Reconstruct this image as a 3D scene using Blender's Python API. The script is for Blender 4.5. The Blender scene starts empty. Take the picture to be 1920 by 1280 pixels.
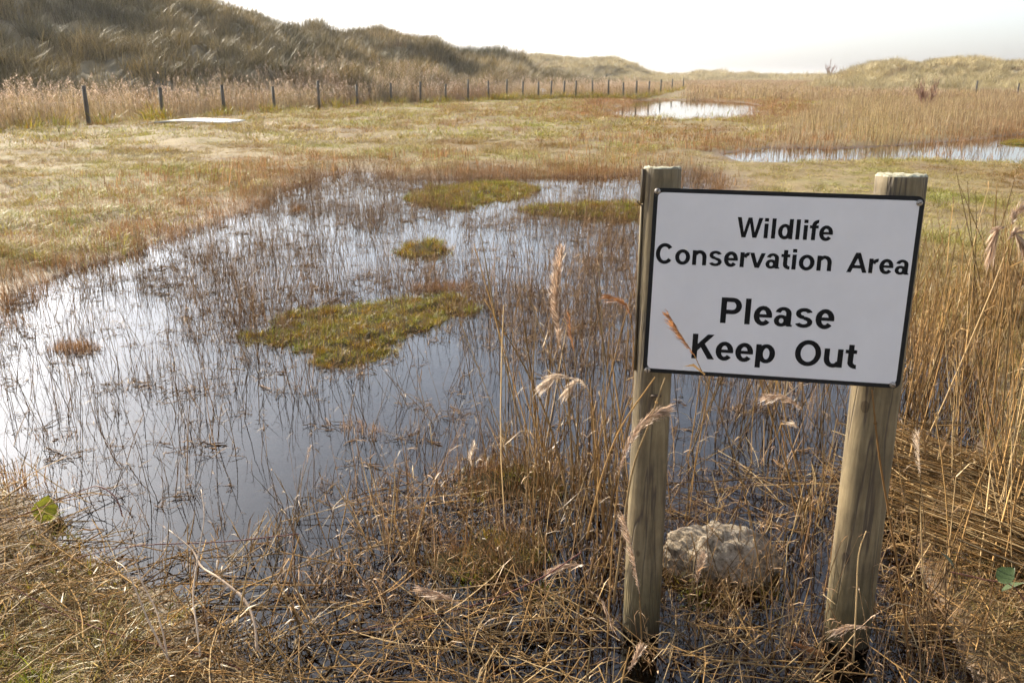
import bpy, math, random
import numpy as np
from mathutils import Vector, Matrix, Quaternion

rng = np.random.default_rng(11)
random.seed(5)
SC = bpy.context.scene
COL = SC.collection
R = math.radians

# ------------------------------------------------------------------ camera
CAM_H = 1.5
PITCH = R(17.6)
cam_d = bpy.data.cameras.new('camera')
cam_d.lens = 18.0
cam_d.sensor_width = 22.2
cam_d.clip_start = 0.05
cam_d.clip_end = 6000
cam_d.dof.use_dof = True
cam_d.dof.focus_distance = 2.25
cam_d.dof.aperture_fstop = 9.0
cam = bpy.data.objects.new('camera', cam_d)
COL.objects.link(cam)
cam.location = (0, 0, CAM_H)
cam.rotation_euler = (math.pi / 2 - PITCH, 0, 0)
SC.camera = cam

# ------------------------------------------------------------------ sky and sun
SUN_AZ = R(-45)          # measured from +Y, negative = to the left
SUN_EL = R(29)
world = bpy.data.worlds.new('World')
SC.world = world
world.use_nodes = True
wn = world.node_tree
wn.nodes.clear()
sky = wn.nodes.new('ShaderNodeTexSky')
sky.sky_type = 'NISHITA'
sky.sun_disc = False
sky.sun_elevation = SUN_EL
sky.sun_rotation = SUN_AZ
sky.air_density = 1.0
sky.dust_density = 2.1
sky.ozone_density = 1.0
bg = wn.nodes.new('ShaderNodeBackground')
bg.inputs['Strength'].default_value = 0.102
wo = wn.nodes.new('ShaderNodeOutputWorld')
hs = wn.nodes.new('ShaderNodeHueSaturation')      # thin white haze veils the blue
hs.inputs['Saturation'].default_value = 0.42
wn.links.new(sky.outputs[0], hs.inputs['Color'])
tint = wn.nodes.new('ShaderNodeMix'); tint.data_type = 'RGBA'; tint.blend_type = 'MULTIPLY'
tint.inputs[0].default_value = 1.0; tint.inputs[7].default_value = (0.97, 1.0, 1.06, 1)
wn.links.new(hs.outputs[0], tint.inputs[6])
wn.links.new(tint.outputs[2], bg.inputs['Color'])
wn.links.new(bg.outputs[0], wo.inputs['Surface'])

S = Vector((math.sin(SUN_AZ) * math.cos(SUN_EL), math.cos(SUN_AZ) * math.cos(SUN_EL), math.sin(SUN_EL)))
sun_d = bpy.data.lights.new('sun', 'SUN')
sun_d.energy = 5.0
sun_d.angle = R(0.53)
sun_d.color = (1.0, 0.885, 0.69)
sun = bpy.data.objects.new('sun', sun_d)
COL.objects.link(sun)
sun.rotation_euler = S.to_track_quat('Z', 'Y').to_euler()

SC.view_settings.view_transform = 'Standard'
SC.view_settings.look = 'None'
SC.view_settings.gamma = 1.0
SC.view_settings.exposure = 1.4
SC.cycles.max_bounces = 5
SC.cycles.diffuse_bounces = 2
SC.cycles.glossy_bounces = 3
SC.cycles.transmission_bounces = 4
SC.cycles.transparent_max_bounces = 12
SC.cycles.sample_clamp_indirect = 6.0
SC.cycles.use_adaptive_sampling = True
SC.cycles.adaptive_threshold = 0.04
SC.cycles.adaptive_min_samples = 24
SC.cycles.use_denoising = True
SC.cycles.denoiser = 'OPENIMAGEDENOISE'
SC.cycles.denoising_input_passes = 'RGB_ALBEDO_NORMAL'
SC.cycles.denoising_prefilter = 'ACCURATE'

# ------------------------------------------------------------------ geometry of the view (used to survey the place)
F = 18.0 / 22.2 * 1920
FW = np.array([0, math.cos(PITCH), -math.sin(PITCH)])
UP = np.array([0, math.sin(PITCH), math.cos(PITCH)])
RT = np.array([1.0, 0, 0])
CAMP = np.array([0, 0, CAM_H])

def ray(px, py):
    return FW + RT * (px - 960) / F - UP * (py - 640) / F

def gp(px, py, z=0.0):                      # ground point
    d = ray(px, py)
    return CAMP + d * ((z - CAM_H) / d[2])

def ay(px, py, y):                          # point at depth y
    d = ray(px, py)
    return CAMP + d * (y / d[1])

def azel(px, py):
    d = ray(px, py)
    return math.atan2(d[0], d[1]), math.atan2(d[2], math.hypot(d[0], d[1]))

# ------------------------------------------------------------------ noise helpers (value noise in numpy)
def _hash(ix, iy, seed):
    h = (ix * 374761393 + iy * 668265263 + seed * 974634777) & 0xFFFFFFFF
    h = ((h ^ (h >> 13)) * 1274126177) & 0xFFFFFFFF
    return ((h ^ (h >> 16)) & 0xFFFF) / 65535.0

def vnoise(x, y, seed=0):
    x = np.asarray(x, float); y = np.asarray(y, float)
    ix = np.floor(x).astype(np.int64); iy = np.floor(y).astype(np.int64)
    fx = x - ix; fy = y - iy
    fx = fx * fx * (3 - 2 * fx); fy = fy * fy * (3 - 2 * fy)
    a = _hash(ix, iy, seed); b = _hash(ix + 1, iy, seed)
    c = _hash(ix, iy + 1, seed); d = _hash(ix + 1, iy + 1, seed)
    return (a * (1 - fx) + b * fx) * (1 - fy) + (c * (1 - fx) + d * fx) * fy

def fbm(x, y, seed=0, oct=4):
    s = 0.0; amp = 0.5; f = 1.0
    for k in range(oct):
        s = s + amp * vnoise(np.asarray(x) * f, np.asarray(y) * f, seed + k * 17)
        amp *= 0.5; f *= 2.03
    return s / (1 - 0.5 ** oct)

# ------------------------------------------------------------------ tagging
def tag(o, label=None, cat=None, group=None, kind=None):
    if label: o['label'] = label
    if cat: o['category'] = cat
    if group: o['group'] = group
    if kind: o['kind'] = kind
    return o

def link(o, parent=None):
    COL.objects.link(o)
    if parent is not None:
        o.parent = parent
    return o

def empty(name, loc=(0, 0, 0), rot=(0, 0, 0)):
    o = bpy.data.objects.new(name, None)
    o.location = loc; o.rotation_euler = rot
    o.empty_display_size = 0.1
    COL.objects.link(o)
    return o

def mesh_obj(name, verts, faces, mat, parent=None, smooth=True):
    me = bpy.data.meshes.new(name)
    me.from_pydata([tuple(map(float, v)) for v in verts], [], [tuple(map(int, f)) for f in faces])
    if mat: me.materials.append(mat)
    if smooth:
        me.polygons.foreach_set('use_smooth', [True] * len(me.polygons))
    me.update()
    return link(bpy.data.objects.new(name, me), parent)

# ------------------------------------------------------------------ materials
class NT:
    def __init__(s, name):
        s.m = bpy.data.materials.new(name); s.m.use_nodes = True
        s.t = s.m.node_tree; s.t.nodes.clear()
        s.out = s.n('ShaderNodeOutputMaterial')
    def n(s, typ, **kw):
        nd = s.t.nodes.new(typ)
        for k, v in kw.items(): setattr(nd, k, v)
        return nd
    def l(s, a, b): s.t.links.new(a, b)
    def noise(s, scale, vec=None, detail=4.0, rough=0.6, dist=0.0):
        nd = s.n('ShaderNodeTexNoise'); nd.inputs['Scale'].default_value = scale
        nd.inputs['Detail'].default_value = detail; nd.inputs['Roughness'].default_value = rough
        nd.inputs['Distortion'].default_value = dist
        if vec is not None: s.l(vec, nd.inputs['Vector'])
        return nd.outputs['Fac']
    def ramp(s, fac, stops):
        nd = s.n('ShaderNodeValToRGB'); e = nd.color_ramp.elements
        e[0].position, e[0].color = stops[0][0], (*stops[0][1], 1)
        e[1].position, e[1].color = stops[-1][0], (*stops[-1][1], 1)
        for p, c in stops[1:-1]:
            q = e.new(p); q.color = (*c, 1)
        s.l(fac, nd.inputs['Fac'])
        return nd.outputs['Color']
    def mix(s, fac, a, b, blend='MIX'):
        nd = s.n('ShaderNodeMix', data_type='RGBA', blend_type=blend)
        for sock, v in ((nd.inputs[0], fac), (nd.inputs[6], a), (nd.inputs[7], b)):
            if isinstance(v, (int, float)): sock.default_value = v
            elif isinstance(v, tuple): sock.default_value = (*v, 1)
            else: s.l(v, sock)
        return nd.outputs[2]
    def math(s, op, a, b=None):
        nd = s.n('ShaderNodeMath', operation=op)
        for sock, v in ((nd.inputs[0], a), (nd.inputs[1], b)):
            if v is None: continue
            if isinstance(v, (int, float)): sock.default_value = v
            else: s.l(v, sock)
        return nd.outputs[0]

def plant_mat(name, cols, translucent=0.35, rough=0.45, spec=0.4, patch=0.35, patch_cols=None):
    """cols: colours picked by a random number per plant; patch_cols tint by place."""
    t = NT(name)
    oi = t.n('ShaderNodeObjectInfo')
    geo = t.n('ShaderNodeNewGeometry')
    n = len(cols)
    isl0 = t.n('ShaderNodeNewGeometry').outputs['Random Per Island']
    pick = t.math('FRACT', t.math('ADD', oi.outputs['Random'], t.math('MULTIPLY', isl0, 3.7)))
    col = t.ramp(pick, [(i / max(1, n - 1), c) for i, c in enumerate(cols)])
    isl = t.n('ShaderNodeNewGeometry').outputs['Random Per Island']
    hv = t.n('ShaderNodeHueSaturation')
    t.l(col, hv.inputs['Color'])
    vr = t.n('ShaderNodeMapRange'); t.l(isl, vr.inputs['Value'])
    vr.inputs['To Min'].default_value = 0.55; vr.inputs['To Max'].default_value = 1.45
    t.l(vr.outputs[0], hv.inputs['Value'])
    c = hv.outputs['Color']
    if patch_cols:
        nz = t.noise(patch, geo.outputs['Position'], 5, 0.6)
        pc = t.ramp(nz, [(0.36, patch_cols[0]), (0.5, patch_cols[1]), (0.64, patch_cols[2])])
        c = t.mix(1.0, c, pc, 'MULTIPLY')
    d = t.n('ShaderNodeBsdfDiffuse'); t.l(c, d.inputs['Color'])
    tr = t.n('ShaderNodeBsdfTranslucent'); t.l(c, tr.inputs['Color'])
    m1 = t.n('ShaderNodeMixShader'); m1.inputs[0].default_value = translucent
    t.l(d.outputs[0], m1.inputs[1]); t.l(tr.outputs[0], m1.inputs[2])
    g = t.n('ShaderNodeBsdfGlossy'); g.inputs['Roughness'].default_value = rough
    g.inputs['Color'].default_value = (0.9, 0.9, 0.9, 1)
    fr = t.n('ShaderNodeFresnel'); fr.inputs['IOR'].default_value = 1.4
    fs = t.math('MULTIPLY', fr.outputs[0], spec)
    m2 = t.n('ShaderNodeMixShader'); t.l(fs, m2.inputs[0])
    t.l(m1.outputs[0], m2.inputs[1]); t.l(g.outputs[0], m2.inputs[2])
    t.l(m2.outputs[0], t.out.inputs['Surface'])
    return t.m

GREYPATCH = [(0.75, 0.72, 0.72), (1.0, 0.98, 0.95), (1.25, 1.18, 1.0)]
M = {}
M['straw'] = plant_mat('dry_straw', [(0.20, 0.11, 0.045), (0.44, 0.28, 0.12), (0.12, 0.07, 0.03), (0.56, 0.41, 0.22), (0.10, 0.065, 0.035), (0.36, 0.22, 0.09), (0.18, 0.14, 0.09)], 0.25, 0.4, 0.04)
M['wet_stem'] = plant_mat('wet_brown_stem', [(0.13, 0.075, 0.04), (0.24, 0.14, 0.07), (0.33, 0.21, 0.11), (0.11, 0.07, 0.04)], 0.15, 0.5, 0.05)
M['rush'] = plant_mat('red_brown_rush', [(0.24, 0.12, 0.055), (0.30, 0.16, 0.075), (0.34, 0.20, 0.09), (0.18, 0.09, 0.045)], 0.3, 0.4, 0.03)
M['meadow'] = plant_mat('meadow_grass', [(0.36, 0.26, 0.10), (0.27, 0.24, 0.07), (0.44, 0.34, 0.16), (0.24, 0.14, 0.06), (0.20, 0.19, 0.05)], 0.35, 0.45, 0.05,
                        0.3, [(0.72, 0.52, 0.42), (1.0, 1.0, 0.9), (0.86, 1.08, 0.60)])
M['turf'] = plant_mat('green_turf', [(0.20, 0.175, 0.02), (0.29, 0.24, 0.035), (0.33, 0.23, 0.05), (0.14, 0.13, 0.02), (0.24, 0.14, 0.04)], 0.4, 0.35, 0.03,
                      6.0, [(1.1, 0.8, 0.6), (1, 1, 1), (0.9, 1.2, 0.9)])
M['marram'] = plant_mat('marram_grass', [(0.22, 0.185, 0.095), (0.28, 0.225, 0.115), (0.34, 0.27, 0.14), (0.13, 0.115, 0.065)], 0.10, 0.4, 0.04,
                        0.16, [(0.42, 0.45, 0.42), (0.85, 0.83, 0.80), (1.20, 1.08, 0.88)])  # darker marram copy: shade of the slope facing off the sun is in the colour
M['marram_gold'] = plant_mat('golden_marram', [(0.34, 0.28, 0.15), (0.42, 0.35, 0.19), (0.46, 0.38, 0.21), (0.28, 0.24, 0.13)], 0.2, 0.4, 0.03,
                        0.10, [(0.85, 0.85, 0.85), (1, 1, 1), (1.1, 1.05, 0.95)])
M['reed_far'] = plant_mat('distant_reed', [(0.27, 0.18, 0.105), (0.35, 0.255, 0.14), (0.37, 0.29, 0.165), (0.22, 0.14, 0.085)], 0.35, 0.4, 0.05,
                          0.15, [(0.80, 0.68, 0.66), (1, 1, 1), (1.05, 1.10, 0.92)])
M['plume'] = plant_mat('reed_plume', [(0.40, 0.27, 0.18), (0.50, 0.36, 0.26), (0.58, 0.46, 0.36)], 0.45, 0.6, 0.15)
M['plume_rust'] = plant_mat('rusty_reed_plume', [(0.36, 0.17, 0.07), (0.40, 0.21, 0.10)], 0.4, 0.5, 0.2)
M['plume_pale'] = plant_mat('pale_reed_plume', [(0.62, 0.50, 0.38), (0.70, 0.58, 0.46)], 0.5, 0.6, 0.1)
M['bleached'] = plant_mat('bleached_twig', [(0.42, 0.31, 0.22), (0.50, 0.39, 0.29)], 0.0, 0.45, 0.4)
M['bramble'] = plant_mat('bramble_stem', [(0.14, 0.055, 0.04), (0.12, 0.05, 0.045)], 0.0, 0.4, 0.5)
M['leaf'] = plant_mat('bramble_leaf', [(0.035, 0.055, 0.02), (0.05, 0.07, 0.02)], 0.1, 0.35, 0.6)
M['yellow_leaf'] = plant_mat('yellow_green_leaf', [(0.22, 0.24, 0.02), (0.2, 0.2, 0.02)], 0.4, 0.35, 0.5)
M['twig'] = plant_mat('bare_twig', [(0.20, 0.10, 0.07), (0.16, 0.09, 0.06)], 0.0, 0.5, 0.2)

def ground_mat():
    t = NT('marsh_soil')
    geo = t.n('ShaderNodeNewGeometry')
    sep = t.n('ShaderNodeSeparateXYZ'); t.l(geo.outputs['Position'], sep.inputs[0])
    n1 = t.noise(0.6, geo.outputs['Position'], 8, 0.65)
    n2 = t.noise(9.0, geo.outputs['Position'], 6, 0.7)
    a = t.ramp(n1, [(0.3, (0.12, 0.08, 0.035)), (0.5, (0.18, 0.135, 0.055)), (0.7, (0.16, 0.14, 0.045))])
    b = t.ramp(n2, [(0.3, (0.45, 0.4, 0.35)), (0.7, (1.25, 1.2, 1.1))])
    c = t.mix(1.0, a, b, 'MULTIPLY')
    mr = t.n('ShaderNodeMapRange'); t.l(sep.outputs['Z'], mr.inputs['Value'])
    mr.inputs['From Min'].default_value = -0.01; mr.inputs['From Max'].default_value = 0.06
    bedc = t.ramp(n2, [(0.35, (0.035, 0.02, 0.012)), (0.65, (0.14, 0.075, 0.045))])
    c = t.mix(mr.outputs[0], bedc, c)
    mb = t.n('ShaderNodeMapRange'); t.l(sep.outputs['Z'], mb.inputs['Value'])
    mb.inputs['From Min'].default_value = 0.0; mb.inputs['From Max'].default_value = 0.05
    mb.inputs['To Min'].default_value = 0.6; mb.inputs['To Max'].default_value = 0.9
    p = t.n('ShaderNodeBsdfPrincipled'); t.l(c, p.inputs['Base Color']); t.l(mb.outputs[0], p.inputs['Roughness'])
    bp = t.n('ShaderNodeBump'); bp.inputs['Strength'].default_value = 0.6; bp.inputs['Distance'].default_value = 0.03
    t.l(n2, bp.inputs['Height']); t.l(bp.outputs[0], p.inputs['Normal'])
    t.l(p.outputs[0], t.out.inputs['Surface'])
    return t.m

def dune_mat():
    t = NT('dune_turf')
    geo = t.n('ShaderNodeNewGeometry')
    n1 = t.noise(0.25, geo.outputs['Position'], 8, 0.7)
    a = t.ramp(n1, [(0.3, (0.10, 0.09, 0.06)), (0.5, (0.20, 0.16, 0.09)), (0.7, (0.30, 0.24, 0.13))])
    p = t.n('ShaderNodeBsdfPrincipled'); t.l(a, p.inputs['Base Color']); p.inputs['Roughness'].default_value = 0.9
    t.l(p.outputs[0], t.out.inputs['Surface'])
    return t.m

def water_mat():
    t = NT('peaty_water')
    geo = t.n('ShaderNodeNewGeometry')
    n = t.noise(5.0, geo.outputs['Position'], 2, 0.5)
    bp = t.n('ShaderNodeBump'); bp.inputs['Strength'].default_value = 0.06; bp.inputs['Distance'].default_value = 0.02
    t.l(n, bp.inputs['Height'])
    fr = t.n('ShaderNodeFresnel'); fr.inputs['IOR'].default_value = 1.5
    t.l(bp.outputs[0], fr.inputs['Normal'])
    tr = t.n('ShaderNodeBsdfTransparent'); tr.inputs['Color'].default_value = (0.45, 0.30, 0.22, 1)
    g = t.n('ShaderNodeBsdfGlossy'); g.inputs['Roughness'].default_value = 0.015
    g.inputs['Color'].default_value = (1, 1, 1, 1)
    t.l(bp.outputs[0], g.inputs['Normal'])
    m = t.n('ShaderNodeMixShader'); t.l(fr.outputs[0], m.inputs[0])
    t.l(tr.outputs[0], m.inputs[1]); t.l(g.outputs[0], m.inputs[2])
    t.l(m.outputs[0], t.out.inputs['Surface'])
    return t.m

def wood_mat(name, base=((0.075, 0.055, 0.03), (0.175, 0.135, 0.075), (0.265, 0.215, 0.13)), algae=True):
    t = NT(name)
    tc = t.n('ShaderNodeTexCoord')
    mp = t.n('ShaderNodeMapping'); t.l(tc.outputs['Object'], mp.inputs['Vector'])
    mp.inputs['Scale'].default_value = (1, 1, 0.06)
    grain = t.noise(55, mp.outputs[0], 6, 0.7, 0.4)
    broad = t.noise(6, tc.outputs['Object'], 5, 0.65)
    c = t.ramp(grain, [(0.3, base[0]), (0.5, base[1]), (0.72, base[2])])
    c = t.mix(1.0, c, t.ramp(broad, [(0.3, (0.55, 0.53, 0.50)), (0.7, (1.2, 1.17, 1.1))]), 'MULTIPLY')
    mp2 = t.n('ShaderNodeMapping'); t.l(tc.outputs['Object'], mp2.inputs['Vector'])
    mp2.inputs['Scale'].default_value = (1, 1, 0.035)
    ck = t.noise(24, mp2.outputs[0], 3, 0.5, 0.25)
    ckd = t.math('ABSOLUTE', t.math('SUBTRACT', ck, 0.5))
    crack = t.n('ShaderNodeMapRange'); t.l(ckd, crack.inputs['Value'])
    crack.inputs['From Min'].default_value = 0.0; crack.inputs['From Max'].default_value = 0.030
    c = t.mix(crack.outputs[0], (0.06, 0.042, 0.028), c)
    vo = t.n('ShaderNodeTexVoronoi'); vo.inputs['Scale'].default_value = 8.0
    mp3 = t.n('ShaderNodeMapping'); t.l(tc.outputs['Object'], mp3.inputs['Vector'])
    mp3.inputs['Scale'].default_value = (1, 1, 0.7); t.l(mp3.outputs[0], vo.inputs['Vector'])
    kn = t.ramp(vo.outputs['Distance'], [(0.0, (0.35, 0.26, 0.18)), (0.07, (0.45, 0.36, 0.27)), (0.085, (0.3, 0.22, 0.15)), (0.105, (1, 1, 1))])
    c = t.mix(0.8, c, kn, 'MULTIPLY')
    if algae:
        sep = t.n('ShaderNodeSeparateXYZ'); t.l(tc.outputs['Object'], sep.inputs[0])
        zz = t.math('ADD', sep.outputs['Z'], t.math('MULTIPLY', t.math('SUBTRACT', broad, 0.5), 0.25))
        al = t.n('ShaderNodeMapRange'); t.l(zz, al.inputs['Value'])
        al.inputs['From Min'].default_value = 0.03; al.inputs['From Max'].default_value = 0.24
        al.inputs['To Min'].default_value = 0.85; al.inputs['To Max'].default_value = 0.0
        c = t.mix(al.outputs[0], c, (0.075, 0.06, 0.018))
        wet = t.n('ShaderNodeMapRange'); t.l(zz, wet.inputs['Value'])
        wet.inputs['From Min'].default_value = 0.0; wet.inputs['From Max'].default_value = 0.13
        wet.inputs['To Min'].default_value = 0.85; wet.inputs['To Max'].default_value = 0.0
        c = t.mix(wet.outputs[0], c, (0.05, 0.036, 0.018))
    p = t.n('ShaderNodeBsdfPrincipled'); t.l(c, p.inputs['Base Color'])
    p.inputs['Roughness'].default_value = 0.75
    bp = t.n('ShaderNodeBump'); bp.inputs['Strength'].default_value = 0.5; bp.inputs['Distance'].default_value = 0.003
    hh = t.math('ADD', grain, t.math('MULTIPLY', crack.outputs[0], 1.2))
    t.l(hh, bp.inputs['Height']); t.l(bp.outputs[0], p.inputs['Normal'])
    t.l(p.outputs[0], t.out.inputs['Surface'])
    return t.m

def simple_mat(name, col, rough=0.5, spec=0.5, metal=0.0, noise=None):
    t = NT(name)
    p = t.n('ShaderNodeBsdfPrincipled')
    p.inputs['Roughness'].default_value = rough; p.inputs['Metallic'].default_value = metal
    p.inputs['Specular IOR Level'].default_value = spec
    if noise:
        tc = t.n('ShaderNodeTexCoord')
        nz = t.noise(noise[0], tc.outputs['Object'], 6, 0.65)
        c = t.ramp(nz, [(0.3, tuple(v * noise[1] for v in col)), (0.65, col)])
        t.l(c, p.inputs['Base Color'])
    else:
        p.inputs['Base Color'].default_value = (*col, 1)
    t.l(p.outputs[0], t.out.inputs['Surface'])
    return t.m

def rock_mat():
    t = NT('pale_limestone')
    tc = t.n('ShaderNodeTexCoord')
    n1 = t.noise(22, tc.outputs['Object'], 8, 0.75); n2 = t.noise(85, tc.outputs['Object'], 4, 0.7)
    c = t.ramp(n1, [(0.36, (0.08, 0.058, 0.038)), (0.48, (0.25, 0.20, 0.14)), (0.68, (0.40, 0.345, 0.27))])
    c = t.mix(1.0, c, t.ramp(n2, [(0.32, (0.45, 0.42, 0.38)), (0.5, (1, 1, 1))]), 'MULTIPLY')
    p = t.n('ShaderNodeBsdfPrincipled'); t.l(c, p.inputs['Base Color']); p.inputs['Roughness'].default_value = 0.9
    bp = t.n('ShaderNodeBump'); bp.inputs['Strength'].default_value = 0.9; bp.inputs['Distance'].default_value = 0.008
    t.l(n2, bp.inputs['Height']); t.l(bp.outputs[0], p.inputs['Normal'])
    t.l(p.outputs[0], t.out.inputs['Surface'])
    return t.m

M['soil'] = ground_mat(); M['dune'] = dune_mat(); M['water'] = water_mat()
M['post'] = wood_mat('weathered_post'); M['fence_post'] = wood_mat('grey_fence_post', ((0.055, 0.05, 0.04), (0.09, 0.08, 0.065), (0.12, 0.105, 0.085)), False)
M['rock'] = rock_mat()
M['mud'] = simple_mat('wet_peat', (0.05, 0.038, 0.016), 0.95, 0.1, noise=(12.0, 0.5))
M['white'] = simple_mat('white_sign_face', (0.64, 0.635, 0.66), 0.35, 0.4, noise=(4.0, 0.90))
M['black'] = simple_mat('black_print', (0.008, 0.008, 0.009), 0.6, 0.12)
M['edge'] = simple_mat('dark_panel_edge', (0.012, 0.012, 0.013), 0.5, 0.15)
M['screw'] = simple_mat('dull_steel', (0.32, 0.29, 0.26), 0.45, 0.5, 0.7)
M['rust'] = simple_mat('rusty_nail', (0.06, 0.035, 0.02), 0.7)
M['board'] = simple_mat('bleached_board', (0.72, 0.72, 0.72), 0.5, 0.3, noise=(2.0, 0.8))
M['wire'] = simple_mat('galvanised_wire', (0.25, 0.25, 0.25), 0.4, 0.5, 0.8)

# ------------------------------------------------------------------ polygons of water and islets (surveyed outlines)
def poly(px):
    return np.array([gp(*p)[:2] for p in px])

POND = poly([(-500, 800), (-300, 700), (-60, 640), (0, 603), (60, 548), (150, 508), (255, 478), (330, 440), (400, 410), (470, 385), (530, 355), (590, 335),
             (650, 322), (720, 326), (760, 336), (850, 336), (950, 330), (1060, 333), (1150, 333), (1220, 328), (1290, 321), (1325, 328),
             (1335, 345), (1400, 450), (1550, 560), (1700, 628), (1790, 645), (1830, 720), (1840, 800), (1790, 880), (1730, 960), (1720, 1060), (1780, 1200),
             (1850, 1300), (1850, 1500), (1500, 1700), (900, 1700), (560, 1420), (470, 1270), (350, 1120), (230, 1060), (120, 1005), (85, 950), (55, 922), (-60, 910), (-300, 930)])
POOL_B = poly([(1365, 290), (1450, 278), (1560, 279), (1700, 274), (1800, 262), (1925, 252), (2100, 247), (2300, 270), (2200, 312),
               (1920, 306), (1800, 303), (1700, 297), (1600, 301), (1500, 305), (1400, 304)])
POOL_C = poly([(1120, 216), (1150, 205), (1172, 195), (1195, 189), (1300, 188), (1390, 192), (1435, 200), (1425, 213), (1385, 226), (1280, 228), (1180, 224)])
ISLETS = [
    ('large green mossy islet in the middle of the pond', [(462, 632), (520, 600), (620, 580), (700, 565), (780, 560), (850, 550), (872, 572), (805, 612), (772, 642), (730, 660), (640, 688), (590, 682), (540, 652)], 0.07),
    ('small domed green islet standing alone beyond the large one', [(742, 474), (770, 458), (810, 455), (846, 465), (830, 478), (780, 484)], 0.07),
    ('broad olive islet near the far bank of the pond', [(750, 374), (830, 352), (880, 345), (960, 343), (1020, 354), (1000, 370), (930, 378), (880, 388), (800, 386)], 0.09),
    ('long low islet strip running behind the sign\'s post', [(960, 392), (1050, 387), (1130, 382), (1220, 382), (1290, 398), (1230, 413), (1100, 409), (1000, 401)], 0.08),
    ('thin yellowish strip of turf just behind the large islet', [(740, 545), (800, 531), (850, 530), (905, 538), (862, 549), (800, 549)], 0.03),
    ('small brown clump of turf at the pond\'s left side', [(85, 655), (140, 643), (195, 648), (172, 661), (110, 667)], 0.035),
    ('tiny sliver of turf in the bright upper water', [(525, 391), (580, 388), (590, 396), (530, 399)], 0.03),
    ('dark tussock among reeds at the near shore', [(850, 905), (900, 875), (1000, 875), (1060, 900), (1040, 935), (900, 938)], 0.05),
    ('golden tussock in the shallow foreground water', [(810, 1050), (870, 1000), (980, 990), (1040, 1040), (1010, 1095), (880, 1105)], 0.04),
    ('small dark weed clump in open water', [(635, 806), (660, 797), (700, 800), (705, 812), (660, 818)], 0.02),
    ('dark weed clump among stems on the left', [(70, 815), (110, 806), (150, 812), (130, 828), (85, 830)], 0.02),
    ('low brown turf strip in the pool on the right', [(1865, 269), (1900, 266), (1960, 266), (1960, 271), (1900, 272)], 0.05),
]

def seg_dist(P, A):
    d = np.full(len(P), 1e9)
    B = np.roll(A, -1, 0)
    for a, b in zip(A, B):
        ab = b - a
        t = np.clip(((P - a) @ ab) / max(ab @ ab, 1e-9), 0, 1)
        d = np.minimum(d, np.hypot(*(P - a - t[:, None] * ab).T))
    return d

def inside(P, A):
    B = np.roll(A, -1, 0); c = np.zeros(len(P), bool)
    x, y = P[:, 0], P[:, 1]
    for (x0, y0), (x1, y1) in zip(A, B):
        if y0 == y1: continue
        k = ((y0 > y) != (y1 > y)) & (x < (x1 - x0) * (y - y0) / (y1 - y0) + x0)
        c ^= k
    return c

def sdf(P, A):
    d = seg_dist(P, A)
    return np.where(inside(P, A), -d, d)

def shore(P):
    """signed distance to open water: > 0 on land, wobbling like a real shore"""
    r = np.hypot(P[:, 0], P[:, 1])
    s = np.minimum(np.minimum(sdf(P, POND), sdf(P, POOL_B)), sdf(P, POOL_C))
    w = np.clip(r * 0.035, 0.03, 0.8)
    return s + (fbm(P[:, 0] / (w * 3), P[:, 1] / (w * 3), 3) - 0.5) * w * 1.6

def ground_z(P, s=None):
    if s is None: s = shore(P)
    r = np.hypot(P[:, 0], P[:, 1])
    low = np.where((np.arctan2(P[:, 0], P[:, 1]) > 0.10) & (r < 26) & (r > 9), 0.3, 1.0)
    land = 0.012 + np.clip(s * 0.06, 0, 0.06) + np.clip(s, 0, 1) * (fbm(P[:, 0] * 0.9, P[:, 1] * 0.9, 9) - 0.42) * 0.20 * low
    land = np.maximum(land, 0.012) + np.clip((r - 60) / 200, 0, 1) * 0.5
    bed = -np.clip(-s * 0.35, 0, 0.16) - 0.004
    bed = bed + (fbm(P[:, 0] * 3, P[:, 1] * 3, 21) - 0.5) * 0.02
    return np.where(s > 0, land, np.minimum(bed, -0.004))

# ------------------------------------------------------------------ ground sheet
def build_ground():
    az = np.concatenate([np.linspace(-180, -46, 30)[:-1], np.linspace(-46, 46, 400), np.linspace(46, 180, 30)[1:-1]]) * math.pi / 180
    rr = np.concatenate([[0.05], np.geomspace(0.5, 3500, 420)])
    A, RR = np.meshgrid(az, rr)
    P = np.stack([(RR * np.sin(A)).ravel(), (RR * np.cos(A)).ravel()], 1)
    z = ground_z(P)
    n, m = len(rr), len(az)
    V = np.column_stack([P, z])
    i = np.arange(n - 1)[:, None]; j = np.arange(m)[None, :]; jn = (j + 1) % m
    Fc = np.stack([i * m + j, (i + 1) * m + j, (i + 1) * m + jn, i * m + jn], -1).reshape(-1, 4)
    Fc = Fc[:, ::-1]
    me = bpy.data.meshes.new('ground')
    me.vertices.add(len(V)); me.vertices.foreach_set('co', V.ravel())
    me.loops.add(Fc.size); me.loops.foreach_set('vertex_index', Fc.ravel())
    me.polygons.add(len(Fc)); me.polygons.foreach_set('loop_start', np.arange(len(Fc)) * 4)
    me.polygons.foreach_set('use_smooth', np.ones(len(Fc), bool))
    me.materials.append(M['soil']); me.update(); me.validate()
    o = link(bpy.data.objects.new('ground', me))
    tag(o, kind='structure')
build_ground()

wv = [(-60, 0.3, 0), (60, 0.3, 0), (90, 75, 0), (-60, 75, 0)]
water = mesh_obj('water', wv, [(0, 1, 2, 3)], M['water'], smooth=False)
tag(water, kind='structure')

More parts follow.
